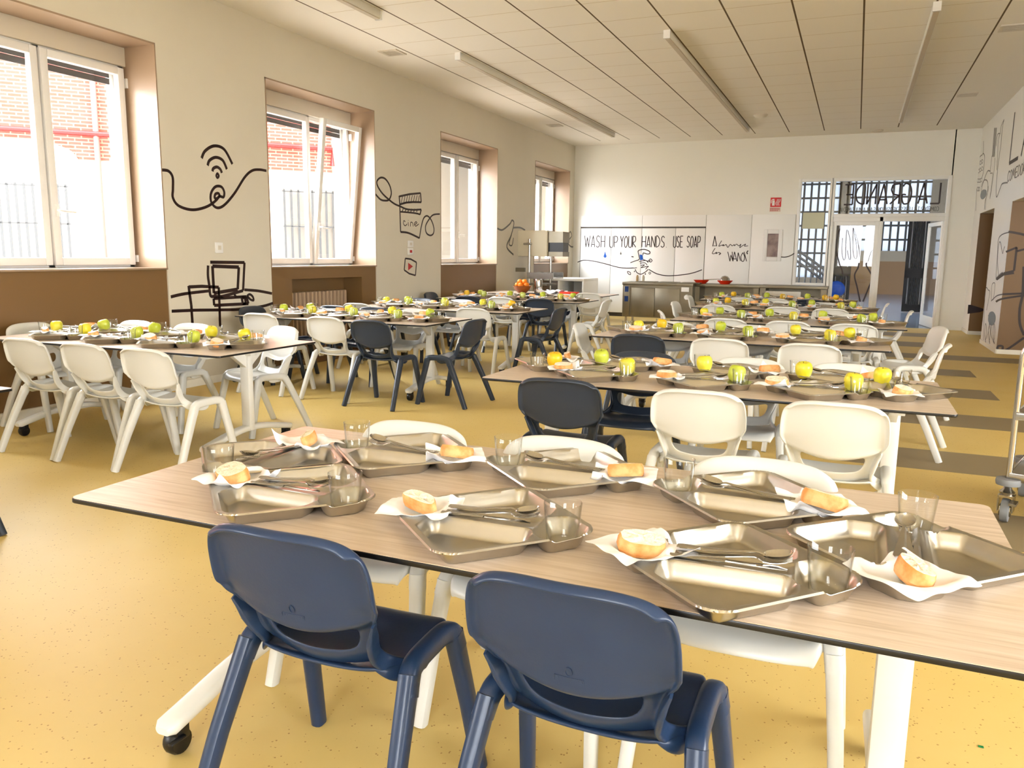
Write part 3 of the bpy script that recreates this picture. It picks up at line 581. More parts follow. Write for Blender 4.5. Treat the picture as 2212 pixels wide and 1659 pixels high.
d.st(c10([(700, 840), (690, 1000), (710, 1110), (735, 1080), (740, 900), (755, 740), (790, 850), (800, 1080), (780, 1100), (760, 1000)]), .01); d.st(c10([(830, 720), (870, 900), (880, 1070), (850, 1090), (830, 980), (830, 720)]), .01); d.st(c10([(835, 715), (890, 880), (915, 1080)]), .01); d.st(c10([(1020, 1130), (1060, 1010), (1120, 950), (1150, 830)]), .01)
d.out('door_glass_drawing', INK, 'brown line drawing of a bottle shape on the left glass door')
# ------------------------------------------------------------------ hall beyond
YH = 32.0
m = MB().box((-9, YB+.12, -.1), (7, YH, 0)); struct('floor_hall', m, mat('blue_grey_floor', (120, 134, 156), .18))
m = MB().box((-9, YB+.12, 5.0), (-6.5, YH, 5.1)); m.box((-6.5, YB+.12, 5.0), (7, 21.5, 5.1)); m.box((-6.5, 24, 5.0), (7, YH, 5.1)); m.box((-2, 21.5, 5.0), (7, 24, 5.1)); struct('ceiling_hall', m, WALLB)  # unseen ceiling gap, added to let more daylight into the hall
HW = mat('hall_grey_wall', (150, 142, 128), .6)
m = MB().box((-9.1, YB+.12, 0), (-9, YH, 5)); m.box((7, YB+.12, 0), (7.1, YH, 5)); m.box((-9, YB+.12, ZC+.12), (7, YB+.2, 5)); struct('wall_hall_sides', m, HW)
xa, xb, xc, xd = [onY(p, 520, YH).x for p in (1700, 1806, 1830, 2003)]
m = MB(); m.box((-9, YH, 0), (xa-3, YH+.15, 5)); m.box((xa-3, YH, 0), (xb, YH+.15, .55)); m.box((xb, YH, 0), (xc, YH+.15, 5)); m.box((xd, YH, 0), (7, YH+.15, 5)); m.box((xa-3, YH, 4.75), (xd, YH+.15, 5)); m.box((xc, YH, 1.18), (xd, YH+.15, 1.55)); struct('wall_hall_back', m, HW)
m = MB().box((xc-.6, YH-.02, 0), (7, YH+.14, 1.18)); ni += 1; struct('trim_%d' % ni, m, BROWN)
bars = empty('hall_window_grille', (0, YH, 0), 0, 'grey gridded glazing across the far hall wall', 'window grille')
m = MB(); x = xa-3
while x < xd: m.box((x-.036, 0, .55 if x < xb else 1.55), (x+.036, .04, 4.75)); x += .25
m.build('vertical_bars', IRON, bars)
m = MB(); z = .95
while z < 4.7:
    m.box((xa-3, -.01, z-.035), (xb, .03, z+.035))
    if z > 1.6: m.box((xc, -.01, z-.035), (xd, .03, z+.035))
    z += .5
m.build('horizontal_bars', IRON, bars); MB().box((xc, -.1, 2.72), (xd, .1, 2.86)).build('black_beam', DARK, bars)
FROST = bpy.data.materials.new('frosted_glazing'); FROST.use_nodes = True; nt = FROST.node_tree; nt.nodes.clear(); oo = nt.nodes.new('ShaderNodeOutputMaterial'); tl = nt.nodes.new('ShaderNodeBsdfTranslucent'); tl.inputs[0].default_value = (.205, .22, .24, 1); nt.links.new(tl.outputs[0], oo.inputs[0])
m = MB().box((xa-3, YH+.05, .55), (xd, YH+.06, 4.75)); tag(m.build('window_7', FROST), kind='structure')
def gate(px0, px1, Y, lab, ang):
    a = onY(px0, 560, Y).x; b = onY(px1, 560, Y).x; W = (b-a); o = empty('black_gate', (a, Y, 0), ang, lab, 'gate', 'black barred gates in the hall')
    m = MB(); m.box((0, -.03, .02), (.07, .03, 2.3)); m.box((W-.07, -.03, .02), (W, .03, 2.3)); m.box((0, -.03, 2.18), (W, .03, 2.3)); m.box((0, -.03, .02), (W, .03, .2)); m.box((0, -.03, .82), (W, .03, 1.05)); m.build('gate_frame', DARK, o)
    m = MB(); n = 6
    for k in range(1, n): x = .07+k*(W-.14)/n; m.box((x-.021, -.015, .2), (x+.021, .015, 2.18))
    m.build('gate_bars', DARK, o)
    MB().box((.07, .02, .2), (W-.07, .025, 2.18)).build('gate_glazing', mat('gate_white_backing', (226, 226, 230), .4), o)
gate(1957, 2003, 21.3, 'open black barred gate in the hall, right of the doorway', math.radians(-14)); gate(1800, 1840, 21.3, 'black barred gate in the hall, behind the left glass door', math.radians(8))
m = MB()                                    # stair rail
for (a, b) in (((1724, 541), (1785, 585)), ((1722, 552), (1783, 596)), ((1720, 563), (1775, 603))): m.tube([onY(*a, 24), onY(*b, 24)], .035, 8)
for k in range(5): p = onY(1730+k*12, 545+k*9, 24); m.tube([p, (p.x, 24, max(.05, p.z-1.0))], .02, 6)
tag(m.build('stair_railing', IRON, smooth=50), 'sloping metal stair railing seen through the narrow window', 'railing')
p = onY(1806, 625, 17.6); m = MB().lathe([(.02, -.02), (.13, -.015), (.17, 0), (.13, .015), (.02, .02)], 28, (p.x, 17.6, p.z), 'y')
ch = tag(m.build('blue_seat', mat('blue_plastic', (6, 78, 190), .35), smooth=40), 'round blue seat back behind the left glass door', 'stool')
m = MB(); m.tube([(p.x, 17.6, p.z-.1), (p.x, 17.6, .02)], .02, 8); m.lathe([(.2, 0), (.2, .02), (.03, .03)], 20, (p.x, 17.6, 0)); o = m.build('pedestal', DARK); o.parent = ch
# ------------------------------------------------------------------ right wall drawings
d = Draw('R', 0); q = .2594
def c11(p): return sc(p, 2060, 170, q)
d.st(c11([(250, 520), (245, 620), (215, 660), (200, 760), (192, 900), (185, 1100)]), .016); d.st(c11([(245, 620), (258, 650), (250, 760), (235, 830)]), .016)
for (x, y) in ((225, 700), (238, 690), (210, 770), (222, 760), (238, 750), (205, 850), (218, 850), (230, 845), (202, 920), (212, 920)): d.st(c11([(x-5, y-12), (x+5, y-14), (x+5, y+10), (x-6, y+12)]), .01, closed=True)
d.st(c11([(305, 770), (285, 768), (265, 810), (245, 870), (230, 940)]), .018); d.st(c11([(230, 900), (250, 850), (275, 845), (285, 880), (280, 960), (262, 1020), (255, 1090)]), .016); d.st(c11([(285, 890), (288, 920), (270, 1000), (265, 1090)]), .012)
for x in (0, 6, 12, 18): d.st(c11([(322+x, 650), (340+x, 410)]), .03, False)
d.st(c11([(320, 640), (305, 780), (325, 800), (302, 1000), (335, 780), (345, 660)]), .012)
d.st(c11([(420, 340), (405, 420), (395, 540), (370, 720), (355, 900), (358, 985), (385, 920), (405, 875), (450, 865)]), .02); d.st(c11([(360, 760), (372, 520), (385, 460), (365, 470), (355, 560)]), .014); d.st(c11([(420, 340), (395, 400), (390, 460)]), .014)
cu = d.out('cutlery_drawing', INKG, 'tall line drawing of cutlery and utensils beside LA on the beam')
d = Draw('R', 0); d.fill(c11([(245, 925), (272, 930), (268, 980), (240, 1005), (224, 985), (228, 950)])); d.out('blue_oval', GREYV, parent=cu)
def right_text(txt, y0, y1, z0, h, wd, name, lab):
    n_ = sum((.6*.8 if c == ' ' else (1.5 if c in 'WM' else .4 if c == 'I' else 1)+.8*.42) for c in txt); cw = (y0-y1)/n_
    mb = lettering(txt, (XR-.002, y0, z0), (0, -1, 0), h, cw*.8, wd, (-1, 0, 0), cw); tag(mb.build(name, INK), lab, 'wall lettering')
p0 = onX(*c11([(465, 705)])[0], XR); p1 = onX(*c11([(500, 290)])[0], XR)
right_text('LA GRANDE', p0.y, p0.y-7.2, p0.z, p1.z-p0.z, .05, 'beam_lettering', 'large dark letters LA on the right-hand beam, cut by the frame')
p2 = onX(*c11([(445, 860)])[0], XR); p3 = onX(*c11([(455, 775)])[0], XR)
right_text('COMEDOR TALLERES EXPOSICIONES AULA MULTIMEDIA', p2.y-.03, p2.y-7.4, p2.z, p3.z-p2.z, .012, 'small_beam_lettering', 'small dark lettering below LA on the right-hand beam')
d = Draw('R', 0)                            # pillar side drawing
def c12(p): return sc(p, 1900, 200, .3615)
d.st(c12([(770, 835), (730, 850), (710, 880), (705, 960), (695, 1110)]), .014); d.st(c12([(712, 1100), (705, 1000), (712, 910), (722, 895), (735, 960), (742, 935), (748, 920)]), .012)
d.st(c12([(695, 1115), (715, 1090), (735, 1075)]), .016); d.st(c12([(668, 1245), (700, 1215), (735, 1205)]), .016); d.st(c12([(668, 1240), (672, 1150), (690, 1145), (680, 1240)]), .01); d.st(c12([(620, 1480), (632, 1190), (650, 1180), (658, 1200), (640, 1300)]), .012)
for x in (632, 655, 682): d.st(c12([(x, 1490), (x+8, 1430), (x+2, 1380), (x-4, 1440), (x+4, 1500)]), .012)
d.st(c12([(650, 1330), (655, 1400), (640, 1470)]), .01); d.st(c12([(672, 1390), (665, 1440), (685, 1500)]), .01)
pl = d.out('pillar_drawing', INK, 'thin line drawing of plants and shapes on the white pillar side')
d = Draw('R', 0); d.fill(c12([(655, 1320), (675, 1308), (692, 1330), (690, 1370), (670, 1392), (650, 1365)])); d.out('grey_leaf', GREYV, parent=pl)
d = Draw('B', 12.454)                       # drawing on the brown pillar face
d.st(c12([(770, 832), (800, 836), (863, 850), (900, 870)]), .03); d.st(c12([(755, 952), (820, 925), (803, 1065), (740, 1080), (700, 1110)]), .026, False); d.st(c12([(803, 1078), (740, 1088), (698, 1118)]), .026, False); d.st(c12([(820, 948), (870, 935)]), .026)
d.st(c12([(735, 1205), (863, 1200), (920, 1198)]), .026); d.st(c12([(695, 1250), (735, 1232), (863, 1212)]), .026); d.st(c12([(862, 1040), (855, 1200), (838, 1290), (838, 1380), (863, 1450)]), .03)
d.st(c12([(863, 1465), (800, 1510), (760, 1535), (735, 1545), (705, 1535), (710, 1515), (735, 1518), (730, 1550)]), .028)
d.out('brown_face_drawing', INK, 'bold dark line drawing on the brown pillar face at the right edge')
d = Draw('B', 15.486); d.fill(c12([(530, 1268), (545, 1268), (600, 1285), (635, 1298), (600, 1312), (525, 1322)]), False); d.out('black_cone_drawing', INK, 'black cone shape painted on the far brown recess')
# ------------------------------------------------------------------ steel serving units along the back
p = onZ(1342, 697, 0); YK = p.y
def steel_unit(name, px0, px1, ytop, Y, lab, kind):
    a = onY(px0, ytop, Y); b = onY(px1, ytop, Y); W = b.x-a.x; h = a.z; D = .62
    o = empty(name, (a.x, Y, 0), 0, lab, 'serving counter', 'steel serving units at the back wall')
    m = MB(); m.box((-.01, -.02, h-.05), (W+.01, D, h)); m.build('top', STEELD, o, bevel=.004)
    if kind == 'warm':
        m = MB(); m.box((0, 0, .12), (W, D, h-.05)); m.build('body', STEELD, o)
        m = MB().box((.02, -.02, .13), (.14, 0, h-.07)); m.build('left_panel', STEELD, o, bevel=.003)
        for k, zz in enumerate((h-.36, h-.18)): MB().box((.045, -.028, zz), (.115, -.02, zz+.1)).build('blue_switch', mat('blue_label', (16, 56, 120), .35), o)
        MB().box((W-.2, -.03, h-.15), (W-.06, -.02, h-.07)).build('white_label', PVC, o)
        MB().lathe([(.05, 0), (.045, -.03), (.03, -.035)], 20, (W-.1, -.0, h-.25), 'y').build('control_dial', PVC, o, smooth=40)
        m = MB(); m.box((.17, -.025, .14), (.16+(W-.4)/2, -.008, h-.1)); m.build('sliding_door', STEELD, o, bevel=.004)
        m = MB(); m.box((.15+(W-.4)/2, -.014, .14), (W-.23, -.001, h-.1)); m.build('sliding_door', STEELD, o, bevel=.004)
    else:
        m = MB(); m.box((0, 0, 0.1), (.1, D, h-.05)); m.box((W-.1, 0, .1), (W, D, h-.05)); m.box((.1, D-.05, .1), (W-.1, D, h-.05)); m.box((.1, 0, .1), (W-.1, D, .14)); m.box((.1, 0, .42), (W-.1, D, .45)); m.build('body', STEELD, o)
        if kind == 'dial':
            MB().box((.1, -.004, .14), (W*.62, .01, h-.1)).build('front_panel', SILVER, o); MB().lathe([(.05, 0), (.045, -.03), (.03, -.035)], 20, (W-.12, -.0, h-.25), 'y').build('control_dial', PVC, o, smooth=40)
    for xx in (.06, W-.06):
        for yy in (.06, D-.06): MB().tube([(xx, yy, 0), (xx, yy, .13)], .02, 10).build('foot', STEELB, o, smooth=50)
    return a, b, h
a1, b1, h1 = steel_unit('warming_cabinet', 1346, 1497, 609, YK, 'large steel warming cabinet with sliding doors and blue switches', 'warm')
a2, b2, h2 = steel_unit('open_steel_counter', 1500, 1640, 613, YK+.25, 'open-fronted steel counter with red pans on top', 'open')
a3, b3, h3 = steel_unit('dial_steel_counter', 1642, 1787, 616, YK+.25, 'steel counter with white dial at its right end, below the narrow window', 'dial')
m = MB()
for k in range(3): m.box((a1.x+.2+k*.42, YK+.1, h1), (a1.x+.56+k*.42, YK+.5, h1+.012))
tag(m.build('container_lids', STEELD, bevel=.003), 'flat steel container lids on the warming cabinet', 'lid')
for k, px in enumerate((1373, 1386)):
    p = onY(px, 603, YK+.4); tag(MB().lathe([(.022, 0), (.026, .01), (.026, .09), (.015, .11), (.015, .125)], 14, (p.x, YK+.53, h1)).build('sauce_bottle', mat('tan_bottle', (186, 160, 116) if k == 0 else (206, 200, 176), .4), smooth=40), ('tan bottle' if k == 0 else 'pale bottle')+' on the warming cabinet, '+('left' if k == 0 else 'right')+' one of two', 'bottle', 'bottles on the warming cabinet')
for k, px in enumerate((1515, 1566)):
    p = onY(px, 607, YK+.5); o = tag(MB().lathe([(.08, 0), (.14, .06), (.145, .066), (.13, .056), (.07, .01)], 24, (p.x, YK+.5, h2)).build('red_dish', REDP, smooth=40), ('left' if k == 0 else 'right')+' shallow red dish on the open steel counter', 'dish', 'red dishes on the counter')
pa = onY(1520, 605, YK+.5); pb = onY(1566, 601, YK+.5)
m = MB().tube([(pa.x, YK+.44, h2+.07), ((pa.x+pb.x)/2, YK+.44, h2+.085), (pb.x-.06, YK+.46, h2+.09)], .007, 8); m.lathe([(.005, .09), (.05, .078), (.085, .04), (.095, 0), (.09, 0), (.08, .036), (.045, .07), (.005, .082)], 20, (pb.x, YK+.5, h2+.065))
tag(m.build('ladle', STEELB, smooth=50), 'long steel ladle lying across the red dishes', 'ladle')
# ------------------------------------------------------------------ stand with steel box, left of the back wall
YS = 13.3
def bxz(px, py, Y=YS): p = onY(px, py, Y); return p.x, p.z
o = empty('steel_stand', (bxz(1145, 600)[0], YS, 0), 0, 'steel stand carrying a pale box and glass rack near the farthest window', 'serving stand')
ox = o.location.x
x0, z1 = bxz(1108, 498); x1, z0 = bxz(1183, 554); x2, _ = bxz(1216, 520)
MB().box((x0-ox, -.05, z0), (x1-ox, .35, z1)).build('box_body', mat('cream_steel', (226, 216, 190), .35), o, bevel=.006)
zt, zm = bxz(1200, 524)[1], bxz(1200, 544)[1]
m = MB(); m.box((x1-ox, .0, z0), (x2-ox, .35, zm)); m.box((x1-ox, .0, zt), (x2-ox, .35, z1-.02)); m.build('steel_side', STEELD, o); MB().box((x1-ox, .02, zm), (x2-ox, .3, zt)).build('dark_opening', DARK, o)
for px in (1147, 1181): x = bxz(px, 560)[0]-ox; MB().tube([(x, -.08 if px < 1160 else .2, .02), (x, -.08 if px < 1160 else .2, z0+.3 if px < 1160 else z0)], .022, 10).build('post', STEELB, o, smooth=50)
MB().tube([(bxz(1136, 527)[0]-ox, -.1, bxz(1136, 527)[1]), (bxz(1153, 527)[0]-ox, -.1, bxz(1153, 527)[1])], .02, 10).build('clamp', STEELB, o, smooth=50)
xa_, za = bxz(1150, 590); xb_, zb = bxz(1206, 600)
m = MB(); m.box((xa_-ox, -.25, zb-.02), (xb_-ox, .25, zb)); m.box((xa_-ox, -.26, zb-.02), (xb_-ox, -.25, zb+.09)); m.box((xa_-ox, .25, zb-.02), (xb_-ox, .26, zb+.09)); m.build('glass_shelf', STEELB, o)
xl, zl = bxz(1116, 578); MB().box((xl-ox, -.15, zl-.07), (bxz(1140, 580)[0]-ox, -.1, zl)).build('side_arm', STEELD, o)
m = MB(); m.box((bxz(1120, 610)[0]-ox, -.2, .72), (bxz(1190, 610)[0]-ox, .3, .75)); m.box((bxz(1120, 610)[0]-ox, -.2, .2), (bxz(1190, 610)[0]-ox, .3, .23)); m.build('lower_shelf', STEELD, o)
for k in range(8):
    x = xa_+.1+(k % 4)*.09; tag(MB().lathe([(.034, 0), (.038, .08), (.036, .08), (.031, .008)], 14, (x, YS-.18+.1*(k//4), zb)).build('stacked_glass', GLASSM, smooth=40), 'upturned drinking glass on the shelf of the steel stand', 'glass', 'glasses on the steel stand')
# white desk beside it
x0, z1 = bxz(1205, 601, 14.6); x1, _ = bxz(1262, 600, 14.6)
o = empty('white_desk', (x0, 14.6, 0), 0, 'white open-fronted desk left of the folding doors', 'desk')
m = MB(); W = x1-x0; m.box((-.5, 0, z1-.05), (W, .9, z1)); m.box((0, 0, 0), (.04, .9, z1-.05)); m.box((W-.04, 0, 0), (W, .9, z1-.05)); m.box((.04, .85, 0), (W-.04, .9, z1-.05)); m.box((-.5, .3, 0), (-.46, .9, z1-.05)); m.build('desk_body', PANEL, o, bevel=.004)
MB().box((.06, .2, 0.02), (W-.06, .7, .42)).build('blue_crate', mat('navy_crate', (18, 34, 66), .4), o)
# ------------------------------------------------------------------ service trolley at the right edge
o = empty('service_trolley', (.745, 4.32, 0), math.radians(-17), 'steel service trolley cut off by the right edge', 'trolley')
for (x, y, br) in ((0, 0, 1), (.95, 0, 0), (0, .55, 0), (.95, .55, 0)):
    c = empty('caster', (x, y, 0)); c.parent = o
    MB().lathe([(.008, -.022), (.055, -.016), (.058, 0), (.055, .016), (.008, .022)], 28, (.0, -.0, .058), 'x').build('wheel', GREYP, c, smooth=40)
    MB().lathe([(.006, -.026), (.03, -.024), (.03, .024), (.006, .026)], 20, (0, 0, .058), 'x').build('wheel_hub', STEELB, c, smooth=40)
    m = MB(); m.box((-.034, -.03, .055), (-.028, .03, .13)); m.box((.028, -.03, .055), (.034, .03, .13)); m.box((-.034, -.03, .125), (.034, .03, .135)); m.lathe([(.03, .13), (.034, .15), (.02, .165), (.014, .19)], 18, (0, 0, 0)); m.build('fork', STEELB, c, smooth=40)
    if br: MB().box((.02, -.075, .10), (.05, .0, .112)).build('brake_lever', STEELD, c)
    MB().lathe([(.015, .185), (.052, .185), (.055, .2), (.052, .215), (.015, .215)], 24, (0, 0, 0)).build('bumper', GREYP, c, smooth=40)
arcp = [(0, 0, .19), (0, 0, .80)]+[(.09-.09*math.cos(a), 0, .80+.09*math.sin(a)) for a in [math.radians(10*k) for k in range(1, 10)]]+[(.86, 0, .89)]+[(.86+.09*math.sin(a), 0, .80+.09*math.cos(a)) for a in [math.radians(10*k) for k in range(1, 10)]]+[(.95, 0, .19)]
for y in (0, .55): MB().tube([(x, y+y0, z) for x, y0, z in arcp], .0135, 12).build('tube_frame', STEELB, o, smooth=50)
for z, nm in ((.235, 'lower_shelf'), (.53, 'upper_shelf')):
    m = MB(); m.box((0.0, -.01, z), (.95, .56, z+.008)); m.box((0, -.015, z-.03), (.95, -.005, z+.012)); m.box((0, .555, z-.03), (.95, .565, z+.012)); m.box((-.005, 0, z-.03), (.005, .55, z+.012)); m.box((.945, 0, z-.03), (.955, .55, z+.012)); m.build(nm, STEELB, o, bevel=.003)
MB().box((.02, -.02, .75), (.2, -.012, .775)).build('name_strip', PVC, o)
# ------------------------------------------------------------------ chair
PROF = [(-.232, .704), (-.218, .719), (-.200, .706), (-.186, .66), (-.175, .61), (-.165, .56), (-.153, .520), (-.145, .498), (-.129, .487), (-.106, .428), (-.092, .404), (-.074, .384)]
HWD = [.160, .170, .182, .190, .193, .193, .190, .181, .168, .144, .134, .140]
ZDR = [.027, .038, .034, .014, .003, 0, 0, 0, 0, 0, 0, 0]
UC = [-1, -.955, -.88, -.74, -.45, -.2, 0, .2, .45, .74, .88, .955, 1]
def make_chair(mt, name, label):
    root = empty(name, (0, 0, 0), 0, label, 'chair')
    m = MB(); nr = len(PROF); nc = len(UC)
    def pt(i, j):
        u = UC[i]; y, z = PROF[j]; w_ = HWD[j]; au = abs(u)
        z -= ZDR[j]*au**5.5
        y += .024*au*au                     # dished
        if 6 <= j <= 8: z += .046*au**2 - .010
        if j >= 9: z += .020*au**2 - .004
        edge = au > .97
        if edge: y -= .026*[0, .2, .6, .9, 1, 1, 1, 1, 1, .6, .2, 0][j]
        elif au > .93: y -= .004
        if j == 7 and not edge: y -= .010
        if j >= 8 and not edge: y += .008
        return (u*w_, y, z)
    vs = [pt(i, j) for j in range(nr) for i in range(nc)]
    fs = [(j*nc+i, (j+1)*nc+i, (j+1)*nc+i+1, j*nc+i+1) for j in range(nr-1) for i in range(nc-1) if not (j in (8,) and 3 <= i <= 8)]
    m.add(vs, fs)
    m.build('backrest', mt, root, smooth=50, mods=[('SOLIDIFY', dict(thickness=.009, offset=0)), ('SUBSURF', dict(levels=2, render_levels=2))])
    # seat shell
    SP = [(-.085, .388), (-.068, .382), (-.03, .378), (.03, .381), (.09, .390), (.15, .396), (.19, .392), (.208, .378), (.212, .362)]; SW = [.142, .165, .188, .193, .191, .187, .181, .173, .166]
    US = [-1, -.97, -.86, -.5, 0, .5, .86, .97, 1]; ns = len(US)
    def sp(i, j):
        u = US[i]; y, z = SP[j]; au = abs(u); w_ = SW[j]
        z += .016*au**3 if j < 7 else 0
        if au > .99: z -= (.012, .034, .046, .040, .030, .028, .026, .008, .008)[j]
        if j >= 6: y -= .02*au**4
        return (u*w_, y, z)
    m = MB(); m.add([sp(i, j) for j in range(len(SP)) for i in range(ns)], [(j*ns+i, j*ns+i+1, (j+1)*ns+i+1, (j+1)*ns+i) for j in range(len(SP)-1) for i in range(ns-1)])
    m.build('seat', mt, root, smooth=50, mods=[('SOLIDIFY', dict(thickness=.010, offset=-1)), ('SUBSURF', dict(levels=2, render_levels=2))])
    for s in (-1, 1):                       # the back's edge sweeping forward into the side of the seat
        wp = cat_rom([(s*.172, -.136, .522), (s*.158, -.118, .487), (s*.148, -.100, .452), (s*.142, -.078, .422), (s*.152, -.052, .396), (s*.174, -.02, .378), (s*.190, .02, .370), (s*.192, .06, .374)], 4)
        MB().tube(wp, 0, prof=rrect(.038, .013, .006, 3), upv=(1, 0, 0), rs=[.4, .5, .6, .75, .9]+[1]*(len(wp)-8)+[.85, .7, .5]).build('side_wing', mt, root, smooth=50)
    prof = rrect(.046, .036, .012, 2)
    pr2 = [(x*(1 if abs(y) < .012 else 1), y) for x, y in prof]
    for s in (-1, 1):
        MB().tube([(s*.236, -.232, .0), (s*.222, -.145, .2), (s*.205, -.055, .385)], 0, prof=pr2, upv=(s*1, 0, 0), rs=[.86, .95, 1.05]).build('leg', mt, root, smooth=45)
        MB().tube([(s*.236, .232, .0), (s*.222, .19, .2), (s*.205, .148, .385)], 0, prof=pr2, upv=(s*1, 0, 0), rs=[.86, .95, 1.05]).build('leg', mt, root, smooth=45)
        rp = cat_rom([(s*.209, -.072, .345), (s*.203, -.05, .382), (s*.199, -.02, .394), (s*.197, .05, .397), (s*.197, .115, .396), (s*.203, .145, .384), (s*.209, .158, .345)], 4)
        MB().tube(rp, 0, prof=rrect(.046, .040, .014, 3), upv=(1, 0, 0)).build('side_rail', mt, root, smooth=50)
    return root
ch_white = make_chair(WHITEP, 'white_chair', 'tmp'); ch_navy = make_chair(NAVY, 'navy_chair', 'tmp'); ch_slate = make_chair(SLATE, 'dark_chair', 'tmp')
for c, mt in ((ch_navy, NAVY),):            # moulded maker's mark low on the back
    m = MB(); R0 = [(.030*math.cos(a), .026*math.sin(a)) for a in [2*math.pi*k/28 for k in range(28)]]
    def bk(x, z): y = -.153-(z-.520)*.30; return (x, y-.0062, z)
    m.ribbon([bk(.006*math.cos(2*math.pi*k/20), .536+.009*math.sin(2*math.pi*k/20)) for k in range(20)], .0014, (0, -1, 0), .0012, True)
    m.ribbon([bk(-.027, .512), bk(.027, .512), bk(.027, .524), bk(-.027, .524)], .0014, (0, -1, 0), .0012, True)
    for k in range(8): x = -.022+k*.0062; m.ribbon([bk(x, .515), bk(x+.0015, .521), bk(x+.0035, .515)], .001, (0, -1, 0), .001)
    m.build('moulded_mark', mt, c)
used = set()
TN = {'RT1': 'the front table', 'RT2': 'the second right-row table', 'RT3': 'the third right-row table', 'RT4': 'the fourth right-row table', 'RT5': 'the fifth right-row table', 'RT6': 'the farthest right-row table',
      'LT0': 'the table cut by the left edge', 'LT1': 'the first full left-row table', 'LT2': 'the second full left-row table', 'LT3': 'the third full left-row table', 'LT4': 'the fourth full left-row table', 'LT5': 'the farthest left-row table'}
SN = {'n1': 'near-left place', 'n2': 'near-middle place', 'n3': 'near-right place', 'f1': 'far-left place', 'f2': 'far-middle place', 'f3': 'far-right place', 'L': 'left end', 'R': 'right end'}
def chair(kind, t, seat, x, yb, rz=0, back=True):
    """x, yb: where the top of the backrest is"""
    src = {'w': ch_white, 'n': ch_navy, 'd': ch_slate}[kind]; r = math.radians(rz)
    off = Matrix.Rotation(r, 3, 'Z') @ Vector((0, .243, 0)) if back else Vector((0, 0, 0))
    loc = (x+off.x, yb+off.y, 0); lab = {'w': 'white', 'n': 'navy blue', 'd': 'dark slate'}[kind]+' plastic chair at the '+SN[seat]+' of '+TN[t]
    if kind not in used: used.add(kind); c = src; c.location = loc; c.rotation_euler = (0, 0, r); c['label'] = lab
    else: c = dup(src, loc, (0, 0, r), lab)
    c['group'] = 'moulded plastic canteen chairs'
chair('n', 'RT1', 'n1', -.985, 1.125, 1); chair('n', 'RT1', 'n2', -.403, 1.125, -1)
for s, x, y in (('f1', -1.235, 2.172), ('f2', -.74, 2.172), ('f3', -.187, 2.172)): chair('w', 'RT1', s, x, y, 180)
chair('d', 'RT2', 'n1', -1.15, 3.16, 2); chair('w', 'RT2', 'n2', -.549, 3.14); chair('w', 'RT2', 'n3', -.034, 3.10, -1)
chair('d', 'RT2', 'f1', -1.05, 4.37, 180); chair('w', 'RT2', 'f2', -.485, 4.37, 180); chair('w', 'RT2', 'f3', -.005, 4.37, 180)
chair('d', 'RT3', 'n1', -1.345, 5.29); chair('w', 'RT3', 'n2', -.795, 5.29); chair('w', 'RT3', 'n3', -.23, 5.25)
chair('w', 'RT3', 'f1', -1.34, 6.56, 180); chair('w', 'RT3', 'f2', -.73, 6.56, 180); chair('w', 'RT3', 'f3', -.28, 6.56, 180)
chair('w', 'RT4', 'n1', -1.02, 7.10); chair('w', 'RT4', 'n2', -.50, 7.10); chair('w', 'RT4', 'n3', .015, 7.08)
chair('w', 'RT4', 'f3', .0, 8.4, 180)
chair('w', 'RT5', 'n1', -1.40, 9.16); chair('w', 'RT5', 'n2', -.71, 9.16); chair('w', 'RT5', 'n3', -.22, 9.16)
chair('w', 'RT5', 'f2', -.80, 10.44, 180); chair('w', 'RT5', 'f3', -.33, 10.44, 180)
chair('w', 'RT6', 'n1', -1.38, 10.98); chair('w', 'RT6', 'n2', -.95, 10.98); chair('d', 'RT6', 'n3', -.53, 11.0)
chair('w', 'RT3', 'R', .605, 5.68, 82); chair('w', 'RT4', 'R', .70, 7.2, 103); chair('w', 'RT5', 'R', .60, 9.3, 87); chair('w', 'RT6', 'R', .42, 10.75, 87)
chair('w', 'RT3', 'L', -2.02, 5.95, -84); chair('w', 'RT4', 'L', -1.80, 7.86, -72); chair('w', 'RT5', 'L', -2.01, 9.55, -92); chair('w', 'RT6', 'L', -2.14, 11.15, -88)
chair('w', 'LT1', 'n1', -4.54, 3.14); chair('w', 'LT1', 'n2', -4.03, 3.13); chair('w', 'LT1', 'n3', -3.53, 3.11)
chair('w', 'LT1', 'L', -5.49, 3.88, -88); chair('w', 'LT1', 'f1', -4.97, 4.45, 178); chair('w', 'LT1', 'f2', -4.43, 4.47, 182); chair('w', 'LT1', 'f3', -3.83, 4.46, 0, False)
bpy.context.view_layer.objects[-1]
c = [o for o in COL.objects if o.get('label', '') == 'white plastic chair at the far-right place of the first full left-row table'][0]; c.rotation_euler = (0, 0, math.radians(162)); c.location = (-3.80, 4.40, 0)
chair('w', 'LT2', 'n1', -4.75, 5.45); chair('w', 'LT2', 'n2', -4.05, 5.43); chair('d', 'LT2', 'n3', -3.545, 5.33, -2); chair('d', 'LT2', 'R', -2.80, 5.90, 86); chair('d', 'LT2', 'L', -5.45, 6.15, -90)
def xat(px, y, z=.72): return onY(px, 0, y).x if False else (lambda P: P.x)(onY(px, 660, y))
chair('d', 'LT2', 'f1', xat(725, 6.72), 6.72, 180); chair('d', 'LT2', 'f2', xat(812, 6.72), 6.72, 180); chair('w', 'LT2', 'f3', xat(902, 6.72), 6.72, 180)
chair('w', 'LT3', 'n1', xat(765, 7.1), 7.1); chair('w', 'LT3', 'n3', xat(1016, 7.1), 7.1)
chair('d', 'LT3', 'R', -2.69, 7.66, 88); chair('d', 'LT3', 'f1', xat(915, 8.42), 8.42, 180); chair('w', 'LT3', 'f2', xat(1000, 8.42), 8.42, 180)
